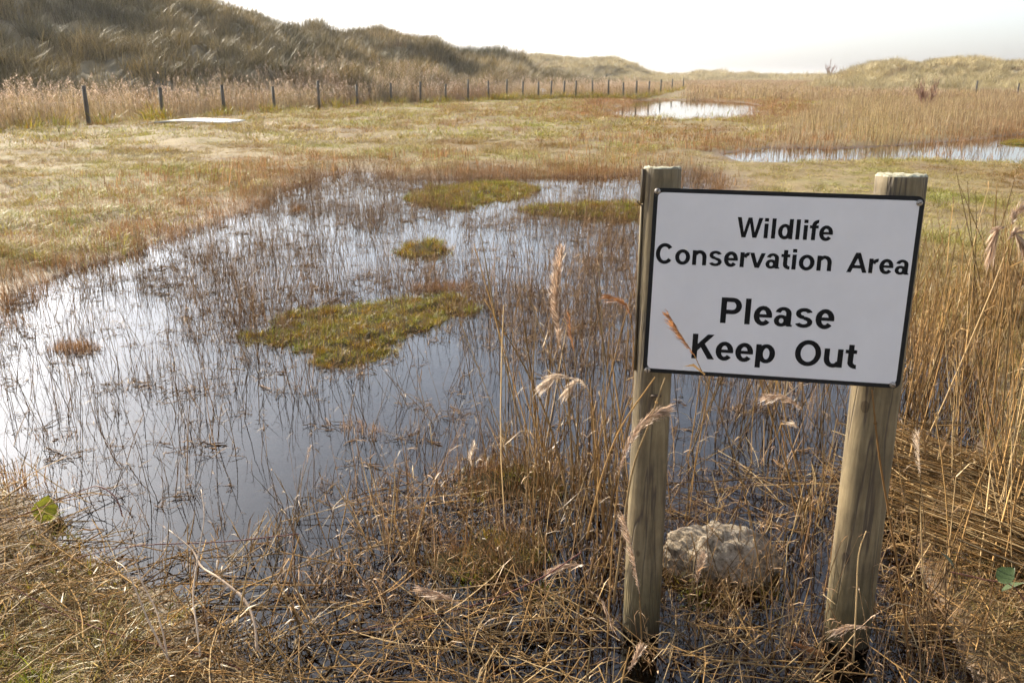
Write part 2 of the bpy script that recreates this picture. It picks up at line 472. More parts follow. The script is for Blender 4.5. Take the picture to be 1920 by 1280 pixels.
# ------------------------------------------------------------------ dunes
class Dune:
    def __init__(s, name, ctrl, back, bump, seed, base_only=None):
        a = []
        for (px, py, rd, bd) in ctrl:
            z, e = azel(px, py)
            a.append((z, CAM_H + rd * math.tan(e), rd, bd))
        a = np.array(a); a[:, 1] -= 0.35 + 0.0008 * a[:, 2]; s.a = a; s.back = back; s.bump = bump; s.seed = seed; s.name = name
    def height(s, az, r):
        zr = np.interp(az, s.a[:, 0], s.a[:, 1]); rd = np.interp(az, s.a[:, 0], s.a[:, 2]); bd = np.interp(az, s.a[:, 0], s.a[:, 3])
        t = np.clip((r - bd) / (rd - bd), 0, 1); front = t * t * (3 - 2 * t) * 0.55 + t * 0.45
        tb = np.clip((r - rd) / s.back, 0, 1); bk = 1 - 0.75 * tb * tb * (3 - 2 * tb)
        prof = np.where(r < rd, front, bk)
        x, y = r * np.sin(az), r * np.cos(az)
        sc = np.clip(zr, 0.6, 6)
        bumps = (fbm(x / (2.6 * s.bump), y / (2.6 * s.bump), s.seed, 5) - 0.5) * 0.95 * sc * np.clip(4 * t * (1 - t), 0.38, 1)
        edge = np.clip(np.minimum(az - s.a[0, 0], s.a[-1, 0] - az) / 0.03, 0, 1)
        z = zr * prof + bumps * np.clip(t * 6, 0, 1)
        return z * edge - 0.35 * (1 - np.clip(t * 8, 0, 1)) - 0.5 * (1 - edge)
    def build(s, naz, nr):
        az = np.linspace(s.a[0, 0], s.a[-1, 0], naz)
        u = np.linspace(0, 1, nr)
        bd = np.interp(az, s.a[:, 0], s.a[:, 3]) - 1.0; rd = np.interp(az, s.a[:, 0], s.a[:, 2]) + s.back
        RR = bd[None] + (rd - bd)[None] * u[:, None]; A = np.repeat(az[None], nr, 0)
        Z = s.height(A, RR)
        V = np.column_stack([(RR * np.sin(A)).ravel(), (RR * np.cos(A)).ravel(), Z.ravel()])
        i = np.arange(nr - 1)[:, None]; j = np.arange(naz - 1)[None]
        Fc = np.stack([i * naz + j, i * naz + j + 1, (i + 1) * naz + j + 1, (i + 1) * naz + j], -1).reshape(-1, 4)
        o = mesh_obj(s.name, V, Fc, M['dune'])
        return o

DL = Dune('dune', [(-900, -120, 60, 35), (-400, -110, 60, 35), (0, -70, 62, 36), (200, -35, 64, 38), (360, 2, 66, 40), (440, 20, 68, 42), (510, 40, 70, 43), (560, 56, 72, 44),
                   (575, 46, 73, 44), (600, 47, 73, 44), (618, 60, 74, 45), (650, 60, 76, 46), (700, 62, 80, 48), (760, 72, 84, 50), (815, 79, 88, 52), (845, 98, 92, 54), (900, 104, 96, 57),
                   (935, 100, 98, 59), (972, 106, 100, 62), (1005, 133, 103, 66), (1060, 145, 108, 70), (1120, 154, 115, 78), (1210, 163, 125, 90)], 40, 2.2, 31)
DF = Dune('dune', [(930, 120, 230, 150), (985, 107, 230, 150), (1010, 105, 230, 150), (1060, 109, 230, 150), (1100, 111, 232, 150), (1150, 108, 235, 150), (1185, 119, 235, 155), (1215, 137, 238, 165), (1260, 146, 240, 180), (1310, 152, 240, 200)], 60, 4.0, 57)
DM = Dune('dune', [(1180, 148, 300, 220), (1230, 143, 300, 220), (1285, 142, 300, 220), (1305, 136, 300, 220), (1340, 134, 300, 220), (1380, 138, 300, 220), (1440, 141, 300, 220), (1560, 143, 300, 220), (1640, 146, 300, 240)], 80, 4.0, 73)
DR = Dune('dune', [(1490, 156, 120, 95), (1560, 147, 122, 92), (1600, 133, 125, 90), (1640, 120, 128, 88), (1680, 117, 130, 87), (1720, 122, 130, 86), (1760, 116, 130, 85), (1830, 113, 130, 85), (1880, 117, 130, 84), (1950, 116, 128, 84), (2200, 108, 120, 82), (2600, 110, 120, 80)], 50, 4.5, 91)
for dn, lab, naz, nr in ((DL, 'high shadowed dune filling the upper left behind the fence', 420, 120), (DF, 'rounded far dune at the centre of the skyline', 160, 60),
                         (DM, 'lowest and most distant dune ridge on the skyline', 160, 40), (DR, 'sunlit pale dune on the right of the skyline', 260, 80)):
    tag(dn.build(naz, nr), lab, 'dune', None, 'structure')

# ------------------------------------------------------------------ blade and stalk meshes
class MB:
    def __init__(s): s.v = []; s.f = []; s.mi = []
    def strip(s, path, widths, side, mi=0):
        path = np.asarray(path, float); b = len(s.v); n = len(path)
        side = np.asarray(side, float)
        for p, w in zip(path, widths):
            if w <= 0: s.v.append(tuple(p))
            else: s.v.append(tuple(p - side * w / 2)); s.v.append(tuple(p + side * w / 2))
        i = b
        for k in range(n - 1):
            if widths[k + 1] <= 0:
                s.f.append((i, i + 1, i + 2)); s.mi.append(mi); i += 2
            else:
                s.f.append((i, i + 1, i + 3, i + 2)); s.mi.append(mi); i += 2
    def tube(s, path, radii, n=3, mi=0, cap=False):
        path = np.asarray(path, float); b = len(s.v); m = len(path)
        if np.isscalar(radii): radii = [radii] * m
        for k in range(m):
            t = path[min(k + 1, m - 1)] - path[max(k - 1, 0)]
            t = t / (np.linalg.norm(t) + 1e-9)
            a = np.cross(t, (0.31, 0.92, 0.24)); a /= np.linalg.norm(a) + 1e-9
            c = np.cross(t, a)
            for q in range(n):
                an = 2 * math.pi * q / n
                s.v.append(tuple(path[k] + radii[k] * (a * math.cos(an) + c * math.sin(an))))
        for k in range(m - 1):
            for q in range(n):
                q2 = (q + 1) % n
                s.f.append((b + k * n + q, b + k * n + q2, b + (k + 1) * n + q2, b + (k + 1) * n + q)); s.mi.append(mi)
        if cap:
            s.f.append(tuple(b + q for q in range(n))[::-1]); s.mi.append(mi)
            s.f.append(tuple(b + (m - 1) * n + q for q in range(n))); s.mi.append(mi)
    def poly(s, pts, mi=0):
        b = len(s.v); s.v += [tuple(p) for p in pts]; s.f.append(tuple(range(b, b + len(pts)))); s.mi.append(mi)
    def mesh(s, name, mats, smooth=True):
        me = bpy.data.meshes.new(name)
        me.from_pydata(s.v, [], s.f)
        for m in (mats if isinstance(mats, (list, tuple)) else [mats]): me.materials.append(m)
        me.polygons.foreach_set('material_index', s.mi)
        if smooth: me.polygons.foreach_set('use_smooth', [True] * len(s.f))
        me.update()
        return me
    def obj(s, name, mats, parent=None, smooth=True):
        return link(bpy.data.objects.new(name, s.mesh(name, mats, smooth)), parent)

def U(a, b): return random.uniform(a, b)

def blade_path(h, lean, az, n=4, curl=1.0, base=(0, 0, 0)):
    d = np.array([math.cos(az), math.sin(az), 0]); p = []
    for k in range(n):
        t = k / (n - 1)
        p.append(np.array(base) + d * lean * h * (t ** (1 + curl)) + np.array([0, 0, h * (t - 0.25 * lean * t * t)]))
    return p

def grass_tuft(nb, rad, h0, h1, w, lean=(0.2, 0.9), bias=None, mi=0, n=4):
    m = MB()
    for _ in range(nb):
        a = U(0, 6.283); r = rad * math.sqrt(random.random())
        az = a + U(-1.2, 1.2)
        if bias is not None and random.random() < bias[1]: az = bias[0] + U(-0.5, 0.5)
        b = (r * math.cos(a), r * math.sin(a), -0.01)
        p = blade_path(U(h0, h1), U(*lean), az, n, U(0.5, 1.3), b)
        sa = az + math.pi / 2 + U(-0.8, 0.8)
        ww = w * U(0.7, 1.3)
        m.strip(p, [ww] * (n - 2) + [ww * 0.7, 0], (math.cos(sa), math.sin(sa), 0), mi)
    return m

def kinky(h, n, wob, lean, az):
    p = [np.zeros(3)]; d = np.array([math.cos(az) * lean, math.sin(az) * lean, 1.0])
    for k in range(n):
        d = d + np.array([U(-wob, wob), U(-wob, wob), 0]); dd = d / np.linalg.norm(d)
        p.append(p[-1] + dd * h / n)
    return p

def water_stems(ns, rad, h0, h1, rr):
    m = MB()
    for _ in range(ns):
        a = U(0, 6.283); r = rad * math.sqrt(random.random()); o = np.array([r * math.cos(a), r * math.sin(a), -0.03])
        h = U(h0, h1) * (1 if random.random() < 0.7 else 0.5)
        p = [q + o for q in kinky(h, 5, 0.14, U(0, 0.35), U(0, 6.283))]
        r0 = rr * U(0.6, 1.3)
        m.tube(p, [r0, r0, r0 * 0.9, r0 * 0.75, r0 * 0.6, r0 * 0.35], 3)
        for k in range(random.randint(1, 4)):          # small side twigs and leaf scraps
            q = p[random.randint(2, 5)]; az = U(0, 6.283); L = U(0.01, 0.04)
            e = q + np.array([math.cos(az) * L, math.sin(az) * L, U(-0.6, 0.8) * L])
            sa = az + 1.57
            m.strip([q, (q + e) / 2 + (0, 0, 0.004), e], [r0 * 1.0, r0 * U(1.0, 2.4), 0], (math.cos(sa), math.sin(sa), 0.2))
    return m

def plume_into(m, axis, side, L, width, n, mi, fuzz=0.0):
    """feathery seed head of many drooping slivers along a curved axis (list of points)"""
    axis = np.asarray(axis, float); seg = len(axis) - 1
    for k in range(n):
        t = random.random() ** 0.9
        u = t * seg; i = min(int(u), seg - 1); p = axis[i] * (1 - (u - i)) + axis[i + 1] * (u - i)
        tan = axis[i + 1] - axis[i]; tan /= np.linalg.norm(tan) + 1e-9
        rnd = np.array([U(-1, 1), U(-1, 1), U(-1, 1)]); rnd -= tan * (rnd @ tan); rnd /= np.linalg.norm(rnd) + 1e-9
        env = math.sin(math.pi * min(1, 0.12 + 0.88 * (1 - t)) ** 0.8) * 0.8 + 0.2
        out = rnd * 0.55 + np.asarray(side) * 0.55
        l = width * env * U(0.6, 1.3)
        e = p + tan * l * U(0.9, 1.6) + out * l * 0.75 + np.array([0, 0, -0.25 * l])
        mid = (p + e) / 2 + rnd * l * 0.12 + tan * l * 0.1
        sv = np.cross(tan, rnd); w = width * U(0.05, 0.11)
        m.strip([p, mid, e], [w * 0.5, w, 0], sv, mi)
        if random.random() < fuzz:
            for _ in range(3):
                e2 = mid + np.array([U(-1, 1), U(-1, 1), U(-1, 1)]) * width * 0.5
                m.strip([mid, e2], [w * 0.35, 0], sv, mi)

def reed_stand(ns, rad, h0, h1, w, plume_p=0.0, mi_plume=1, leaf=True):
    m = MB()
    for _ in range(ns):
        a = U(0, 6.283); r = rad * math.sqrt(random.random()); o = np.array([r * math.cos(a), r * math.sin(a), -0.05])
        h = U(h0, h1); az = U(0, 6.283); ln = U(0.0, 0.16)
        p = [o + np.array([math.cos(az) * ln * h * t * t, math.sin(az) * ln * h * t * t, h * t]) for t in (0, 0.4, 0.75, 1)]
        sa = U(-0.7, 0.7)
        m.strip(p, [w, w, w * 0.8, w * 0.5], (math.cos(sa), math.sin(sa), 0))
        if leaf:
            for k in range(random.randint(1, 3)):
                t = U(0.25, 0.8); q = o + np.array([math.cos(az) * ln * h * t * t, math.sin(az) * ln * h * t * t, h * t]); la = U(0, 6.283); L = h * U(0.12, 0.3)
                e = q + np.array([math.cos(la) * L * 0.7, math.sin(la) * L * 0.7, L * U(0.1, 0.6)])
                m.strip([q, (q + e) / 2 + (0, 0, L * 0.15), e], [w, w * 0.9, 0], (-math.sin(la), math.cos(la), 0))
        if random.random() < plume_p:
            L = U(0.16, 0.28); da = U(-0.4, 0.9)
            ax = [p[-1], p[-1] + np.array([0.25 * L * math.cos(da), 0.25 * L * math.sin(da), 0.55 * L]), p[-1] + np.array([0.6 * L * math.cos(da), 0.6 * L * math.sin(da), 0.85 * L])]
            for k in range(9):
                t = k / 8; q = ax[0] * (1 - t) ** 2 + 2 * t * (1 - t) * ax[1] + t * t * ax[2]; la = U(0, 6.283); l = 0.07 * (1.1 - t)
                e = q + np.array([math.cos(la) * l, math.sin(la) * l, U(0.2, 0.7) * l])
                m.strip([q, (q + e) / 2, e], [0.008, 0.022, 0], (U(-1, 1), U(-1, 1), U(0, 1)), mi_plume)
    return m

def straw_stalk(m, p, r, mi=0, leafy=True):
    m.tube(p, [r] * (len(p) - 1) + [r * 0.6], 3, mi)
    if leafy:
        for k in range(random.choice((0, 0, 1, 2))):
            q = np.asarray(p[random.randint(1, len(p) - 1)]); az = U(0, 6.283); L = U(0.04, 0.15)
            e = q + np.array([math.cos(az) * L * 0.8, math.sin(az) * L * 0.8, U(-0.3, 0.7) * L]); mid = (q + e) / 2 + np.array([0, 0, L * 0.18])
            m.strip([q, mid, e], [r * 1.4, r * U(1.2, 2.3), 0], (-math.sin(az), math.cos(az), U(-0.4, 0.4)), mi)

def standing_straw(ns, rad, h0, h1, r, lean=0.25):
    m = MB()
    for _ in range(ns):
        a = U(0, 6.283); q = rad * math.sqrt(random.random()); o = np.array([q * math.cos(a), q * math.sin(a), -0.03])
        h = U(h0, h1); p = [o + x for x in kinky(h, 5, 0.05, U(0, lean), U(0, 6.283))]
        straw_stalk(m, p, r * U(0.6, 1.25))
    return m

def lying_straw(ns, rad, L0, L1, r, zmax=0.05):
    m = MB()
    for _ in range(ns):
        a = U(0, 6.283); q = rad * math.sqrt(random.random()); L = U(L0, L1); az = U(0, 6.283)
        c = np.array([q * math.cos(a), q * math.sin(a), U(0.0, zmax)]); d = np.array([math.cos(az), math.sin(az), U(-0.12, 0.25)])
        bend = U(-0.25, 0.25); nrm = np.array([-d[1], d[0], 0])
        p = [c + d * L * (t - 0.5) + nrm * bend * L * (t - 0.5) ** 2 + np.array([0, 0, U(-0.004, 0.004)]) for t in np.linspace(0, 1, 5)]
        straw_stalk(m, p, r * U(0.5, 1.2), leafy=random.random() < 0.5)
    return m

# ------------------------------------------------------------------ scattering (geometry nodes over surveyed points)
def scatter(name, meshes, P, rot, scl, label=None, parent=None, cat=None, real=False):
    n = len(P)
    me = bpy.data.meshes.new(name)
    me.vertices.add(n); me.vertices.foreach_set('co', np.asarray(P, np.float32).ravel())
    a = me.attributes.new('rot', 'FLOAT_VECTOR', 'POINT'); a.data.foreach_set('vector', np.asarray(rot, np.float32).ravel())
    a = me.attributes.new('scl', 'FLOAT_VECTOR', 'POINT'); a.data.foreach_set('vector', np.asarray(scl, np.float32).ravel())
    a = me.attributes.new('pick', 'INT', 'POINT'); a.data.foreach_set('value', rng.integers(0, len(meshes), n).astype(np.int32))
    o = link(bpy.data.objects.new(name, me), parent)
    g = bpy.data.node_groups.new('scatter_' + name, 'GeometryNodeTree')
    g.interface.new_socket('Geometry', in_out='INPUT', socket_type='NodeSocketGeometry')
    g.interface.new_socket('Geometry', in_out='OUTPUT', socket_type='NodeSocketGeometry')
    gi = g.nodes.new('NodeGroupInput'); go = g.nodes.new('NodeGroupOutput')
    join = g.nodes.new('GeometryNodeJoinGeometry')
    for k, m in reversed(list(enumerate(meshes))):
        src = bpy.data.objects.new('%s_piece' % name, m)      # data only, never linked to the scene
        oi = g.nodes.new('GeometryNodeObjectInfo'); oi.inputs['Object'].default_value = src
        oi.inputs['As Instance'].default_value = False
        ti = g.nodes.new('GeometryNodeGeometryToInstance')
        g.links.new(oi.outputs['Geometry'], ti.inputs[0]); g.links.new(ti.outputs[0], join.inputs[0])
    ip = g.nodes.new('GeometryNodeInstanceOnPoints')
    ip.inputs['Pick Instance'].default_value = True
    def named(nm, typ):
        q = g.nodes.new('GeometryNodeInputNamedAttribute'); q.data_type = typ; q.inputs['Name'].default_value = nm
        return [s for s in q.outputs if s.enabled and s.name == 'Attribute'][0]
    g.links.new(gi.outputs[0], ip.inputs['Points']); g.links.new(join.outputs[0], ip.inputs['Instance'])
    g.links.new(named('pick', 'INT'), ip.inputs['Instance Index'])
    g.links.new(named('rot', 'FLOAT_VECTOR'), ip.inputs['Rotation'])
    g.links.new(named('scl', 'FLOAT_VECTOR'), ip.inputs['Scale'])
    if real:
        rl = g.nodes.new('GeometryNodeRealizeInstances'); g.links.new(ip.outputs[0], rl.inputs[0]); g.links.new(rl.outputs[0], go.inputs[0])
    else:
        g.links.new(ip.outputs[0], go.inputs[0])
    md = o.modifiers.new('scatter', 'NODES'); md.node_group = g
    tag(o, label, cat, None, 'stuff')
    return o

def ring_points(r0, r1, dens, az0=-40, az1=40):
    a0, a1 = R(az0), R(az1)
    n = int(dens * 0.5 * (a1 - a0) * (r1 * r1 - r0 * r0))
    r = np.sqrt(rng.uniform(r0 * r0, r1 * r1, n)); a = rng.uniform(a0, a1, n)
    return np.column_stack([r * np.sin(a), r * np.cos(a)])

def rz(n, tilt=0.12, fixed=None):
    z = rng.uniform(0, 6.283, n) if fixed is None else rng.normal(fixed, 0.35, n)
    return np.column_stack([rng.normal(0, tilt, n), rng.normal(0, tilt, n), z])

def sc(n, a, b):
    s = rng.uniform(a, b, n); return np.column_stack([s, s, s * rng.uniform(0.8, 1.25, n)])

def on_ground(P, s=None, dz=0.0):
    return np.column_stack([P, ground_z(P, s) + dz])

# zones
ISL = [poly(o) for _, o, _ in ISLETS]
REEDBED = poly([(1420, 280), (1480, 264), (1430, 246), (1480, 232), (1530, 214), (1560, 200), (1480, 186), (1300, 181), (1400, 176), (1700, 178), (2400, 182), (2500, 246), (1925, 250), (1800, 260), (1700, 272), (1560, 277)])
FENCE_PX = [(162, 230, 30), (304, 224, 32.5), (420, 0, 36), (515, 0, 38.5), (598, 0, 42), (671, 0, 45), (734, 0, 48), (789, 0, 50), (836, 0, 52.5), (878, 0, 54), (916, 0, 55.5), (950, 0, 57), (980, 0, 58),
            (1009, 0, 59), (1033, 0, 60), (1057, 0, 60.5), (1079, 0, 61), (1110, 0, 61), (1140, 0, 61.5), (1168, 0, 62), (1192, 0, 62), (1215, 0, 68), (1237, 0, 76), (1258, 0, 88), (1279, 0, 104)]
def at_dist(px, d):
    z, _ = azel(px, 200); return np.array([d * math.sin(z), d * math.cos(z)])
FENCE = [at_dist(-330, 24), at_dist(-130, 26), at_dist(-25, 27.6)] + [at_dist(p, d) for p, _, d in FENCE_PX]

def fence_r(az):
    fa = np.array([math.atan2(p[0], p[1]) for p in FENCE]); fr = np.array([np.hypot(*p) for p in FENCE])
    return np.interp(az, fa, fr)

# ------------------------------------------------------------------ vegetation layers
# meadow turf: three sizes, near to far
near_t = [grass_tuft(34, 0.08, 0.03, 0.10, 0.0026, (0.4, 2.2)).mesh('meadow_tuft', M['meadow']) for _ in range(5)]
mid_t = [grass_tuft(60, 0.20, 0.03, 0.085, 0.0045, (0.5, 2.6)).mesh('meadow_tuft', M['meadow']) for _ in range(5)]
far_t = [grass_tuft(64, 0.50, 0.04, 0.12, 0.010, (0.5, 2.6)).mesh('meadow_tuft', M['meadow']) for _ in range(5)]
def meadow(name, meshes, r0, r1, dens, smin, sa, sb, label):
    P = ring_points(r0, r1, dens)
    s = shore(P); az = np.arctan2(P[:, 0], P[:, 1]); r = np.hypot(P[:, 0], P[:, 1])
    keep = (s > smin) & ~inside(P, REEDBED) & (r < fence_r(az) + 2)
    keep &= rng.random(len(P)) < 0.35 + 0.9 * fbm(P[:, 0] * 0.7, P[:, 1] * 0.7, 5)
    keep &= rng.random(len(P)) < np.clip(s / (0.07 * r), 0.3, 1)
    P = P[keep]; s = s[keep]
    q = sc(len(P), sa, sb) * (0.2 + 1.7 * fbm(P[:, 0] * 1.1, P[:, 1] * 1.1, 8) ** 1.3)[:, None]
    q *= np.where((np.arctan2(P[:, 0], P[:, 1]) > 0.15) & (np.hypot(P[:, 0], P[:, 1]) > 10) & (np.hypot(P[:, 0], P[:, 1]) < 17), 0.8, 1.0)[:, None]
    scatter(name, meshes, on_ground(P, s), rz(len(P)), q, label)
meadow('meadow_grass', near_t, 2.0, 8.5, 230, 0.05, 0.8, 1.5, 'dry olive grass on the near banks')
meadow('meadow_grass', mid_t, 8.5, 20, 42, 0.05, 0.7, 1.3, 'straw coloured matted grass across the meadow beyond the pond')
meadow('meadow_grass', far_t, 20, 66, 6, 0.1, 0.7, 1.3, 'pale matted grass reaching back to the fence')

tuss = [grass_tuft(60, 0.16, 0.07, 0.19, 0.0055, (0.3, 1.6)).mesh('meadow_tussock', M[k]) for k in ('meadow', 'rush', 'turf', 'meadow', 'straw')]
P = ring_points(7, 48, 3.0); s = shore(P); az = np.arctan2(P[:, 0], P[:, 1]); r = np.hypot(P[:, 0], P[:, 1])
k = (s > 0.25) & ~inside(P, REEDBED) & (r < fence_r(az)) & (rng.random(len(P)) < np.clip((fbm(P[:, 0] * 0.45, P[:, 1] * 0.45, 19) - 0.45) * 5, 0.04, 1)) & ~((az > 0.15) & (r < 17) & (r > 10))
P = P[k]; s = s[k]; q = sc(len(P), 0.6, 1.3) * np.clip(np.hypot(P[:, 0], P[:, 1]) / 22, 0.6, 1.6)[:, None]; q[:, 2] *= 0.75
scatter('meadow_tussocks', tuss, on_ground(P, s), rz(len(P), 0.15), q, 'scattered darker tussocks over the flat meadow')

# red-brown rushes fringing the water
rush_n = [reed_stand(16, 0.12, 0.05, 0.15, 0.003, leaf=False).mesh('rush_tuft', M['rush']) for _ in range(4)]
rush_f = [reed_stand(22, 0.38, 0.07, 0.20, 0.008, leaf=False).mesh('rush_tuft', M['rush']) for _ in range(4)]
def rushes(name, meshes, r0, r1, dens, lo, hi, label):
    P = ring_points(r0, r1, dens); s = shore(P); wid = np.clip(np.hypot(P[:, 0], P[:, 1]) * 0.11, 0.3, 2.4)
    k = (s > lo * wid) & (s < hi * wid) & (rng.random(len(P)) < np.exp(-np.abs(s / wid)) * (0.25 + fbm(P[:, 0] * 1.2, P[:, 1] * 1.2, 12)))
    k &= ~((np.arctan2(P[:, 0], P[:, 1]) > 0.2) & (np.hypot(P[:, 0], P[:, 1]) < 18) & (s > 0))
    P = P[k]; s = s[k]
    scatter(name, meshes, on_ground(P, s), rz(len(P), 0.15), sc(len(P), 0.7, 1.4), label)
rushes('rushes', rush_n, 3.2, 14, 170, -0.4, 3.2, 'short red brown rushes along the pond edge')
rushes('rushes', rush_f, 12, 62, 12, -0.6, 1.8, 'red brown rushes round the far pools')

# thin stems standing in the pond
stems_n = [water_stems(4, 0.07, 0.12, 0.38, 0.0013).mesh('stem_cluster', M['wet_stem']) for _ in range(8)]
P = ring_points(1.9, 14.5, 150); s = shore(P)
for a in ISL: s = np.minimum(s, -0.0) if False else s
dens = np.clip((fbm(P[:, 0] * 1.1, P[:, 1] * 1.1, 41, 5) - 0.36) * 4.2, 0.22, 0.95)
r = np.hypot(P[:, 0], P[:, 1]); az = np.arctan2(P[:, 0], P[:, 1])
hole = np.exp(-((P[:, 0] + 0.45) ** 2 / 0.35 + (P[:, 1] - 3.9) ** 2 / 0.9))     # the open dark patch in front of the big islet
dens *= 1 - 0.85 * hole
dens *= np.clip(1.2 - (r - 4) * 0.05, 0.45, 1.2)
k = (s < 0.05) & (rng.random(len(P)) < dens)
P = P[k]
scatter('pond_stems', stems_n, np.column_stack([P, np.full(len(P), -0.02)]), rz(len(P), 0.18), sc(len(P), 0.6, 1.35), 'thin dark dead stems standing in the pond', real=True)
scraps = [lying_straw(7, 0.07, 0.02, 0.09, 0.0016, 0.006).mesh('scrap_cluster', M['wet_stem']) for _ in range(6)]
Q = P[rng.random(len(P)) < 0.7] + rng.normal(0, 0.03, (1, 2))
scatter('floating_debris', scraps, np.column_stack([Q, np.full(len(Q), 0.002)]), rz(len(Q), 0.04), sc(len(Q), 0.5, 1.3), 'dark scraps of leaf and stem floating among the pond stems', real=True)
# flooded stems in the two far pools
stems_f = [water_stems(5, 0.25, 0.12, 0.34, 0.005).mesh('stem_cluster', M['wet_stem']) for _ in range(5)]
P = ring_points(14.5, 62, 2.6); s = shore(P); k = (s < 0) & (rng.random(len(P)) < np.where(np.hypot(*P.T) < 26, 0.9, 0.12)); P = P[k]
scatter('pool_stems', stems_f, np.column_stack([P, np.full(len(P), -0.02)]), rz(len(P), 0.1), sc(len(P), 0.6, 1.1), 'thin brown stems standing in the far pools')

# brown reed bed at the right
bed = [reed_stand(22, 0.55, 0.18, 0.55, 0.010, 0.03).mesh('reed_stand', [M['reed_far'], M['plume_pale']]) for _ in range(5)]
P = ring_points(14, 75, 4.0, -5, 45); s = shore(P); k = inside(P, REEDBED) & (s > -0.4); P = P[k]; s = s[k]
scatter('reed_bed', bed, on_ground(P, s), rz(len(P), 0.06), sc(len(P), 0.6, 1.15), 'tan and red brown reed bed beyond the right pool')
# reeds with pale plumes behind the fence
tall = [reed_stand(22, 0.6, 0.45, 1.25, 0.011, 0.30).mesh('reed_stand', [M['reed_far'], M['plume']]) for _ in range(5)]
P = ring_points(24, 75, 4.5, -42, 12); az = np.arctan2(P[:, 0], P[:, 1]); rr = np.hypot(P[:, 0], P[:, 1]); fr = fence_r(az)
wdt = np.interp(az, [-0.6, 0.0, 0.16], [7.0, 12.0, 14.0])
k = (rr > fr + 0.6) & (rr < fr + wdt) & (rng.random(len(P)) < 0.45 + 0.8 * fbm(P[:, 0] * 0.3, P[:, 1] * 0.3, 14)); P = P[k]
def hill_z(P):
    az = np.arctan2(P[:, 0], P[:, 1]); r = np.hypot(P[:, 0], P[:, 1]); z = ground_z(P)
    for d in (DL, DF, DM, DR):
        ok = (az > d.a[0, 0]) & (az < d.a[-1, 0]) & (r < np.interp(az, d.a[:, 0], d.a[:, 2]) + d.back)
        z = np.where(ok, np.maximum(z, d.height(az, r)), z)
    return z
sz = sc(len(P), 0.65, 1.05)
scatter('fence_reeds', tall, np.column_stack([P, hill_z(P)]), rz(len(P), 0.07), sz, 'belt of plumed reeds between the fence and the left dune')
# dark tussocks along the foot of the fence
tus = [grass_tuft(70, 0.4, 0.25, 0.55, 0.014, (0.3, 1.2)).mesh('tussock', M['turf']) for _ in range(3)]
P = []
for i in range(len(FENCE) - 1):
    a, b = FENCE[i], FENCE[i + 1]
    for _ in range(7 if i > 12 else 3):
        t = random.random(); d = -U(0.1, 1.2); c = a + (b - a) * t; P.append(c + c / np.hypot(*c) * d)
P = np.array(P)
scatter('fence_tussocks', tus, on_ground(P), rz(len(P)), sc(len(P), 0.6, 1.3), 'dark green tussocks along the foot of the fence')
# flats between the pools and the dunes
flat = [reed_stand(30, 0.9, 0.2, 0.55, 0.03, 0.05).mesh('reed_stand', [M['reed_far'], M['plume']]) for _ in range(4)]
P = ring_points(60, 240, 0.55, -12, 42); az = np.arctan2(P[:, 0], P[:, 1]); rr = np.hypot(P[:, 0], P[:, 1])
k = (rr > fence_r(az)) | (az > 0.2); P = P[k]
scatter('far_reeds', flat, np.column_stack([P, hill_z(P)]), rz(len(P), 0.06), sc(len(P), 0.7, 1.2), 'straw coloured reeds on the flats before the dunes')
# marram on the dunes
mar_shaded = [grass_tuft(80, 0.40, 0.40, 0.90, 0.013, (0.2, 1.0), (0.3, 0.35), n=4).mesh('marram_tussock', M['marram']) for _ in range(6)]
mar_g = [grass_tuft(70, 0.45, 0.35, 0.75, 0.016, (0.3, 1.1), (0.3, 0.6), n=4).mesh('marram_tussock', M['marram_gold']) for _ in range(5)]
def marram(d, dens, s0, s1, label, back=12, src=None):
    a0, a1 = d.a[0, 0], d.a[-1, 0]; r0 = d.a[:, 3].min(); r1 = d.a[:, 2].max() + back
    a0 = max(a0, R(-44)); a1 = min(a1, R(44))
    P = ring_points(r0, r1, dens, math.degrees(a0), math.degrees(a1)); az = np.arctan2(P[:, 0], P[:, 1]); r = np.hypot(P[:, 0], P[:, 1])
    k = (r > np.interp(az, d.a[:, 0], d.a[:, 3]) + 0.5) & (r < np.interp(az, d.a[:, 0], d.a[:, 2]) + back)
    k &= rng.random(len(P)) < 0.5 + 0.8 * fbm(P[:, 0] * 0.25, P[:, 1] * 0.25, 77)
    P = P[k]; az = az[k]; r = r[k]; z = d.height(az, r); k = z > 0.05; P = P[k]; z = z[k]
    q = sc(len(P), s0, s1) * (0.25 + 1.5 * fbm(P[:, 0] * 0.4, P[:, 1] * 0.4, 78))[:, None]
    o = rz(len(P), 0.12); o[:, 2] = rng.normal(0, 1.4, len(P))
    scatter('marram_grass', src or mar_shaded, np.column_stack([P, z - 0.03]), o, q, label)
marram(DL, 2.2, 1.0, 1.7, 'shaded grey brown marram grass covering the left dune')
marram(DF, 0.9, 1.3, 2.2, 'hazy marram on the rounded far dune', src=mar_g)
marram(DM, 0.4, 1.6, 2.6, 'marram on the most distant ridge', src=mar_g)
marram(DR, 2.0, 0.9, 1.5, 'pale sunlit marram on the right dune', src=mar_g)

short = [standing_straw(7, 0.07, 0.10, 0.32, 0.0020, 0.6).mesh('straw_stand', M['straw']) for _ in range(6)]
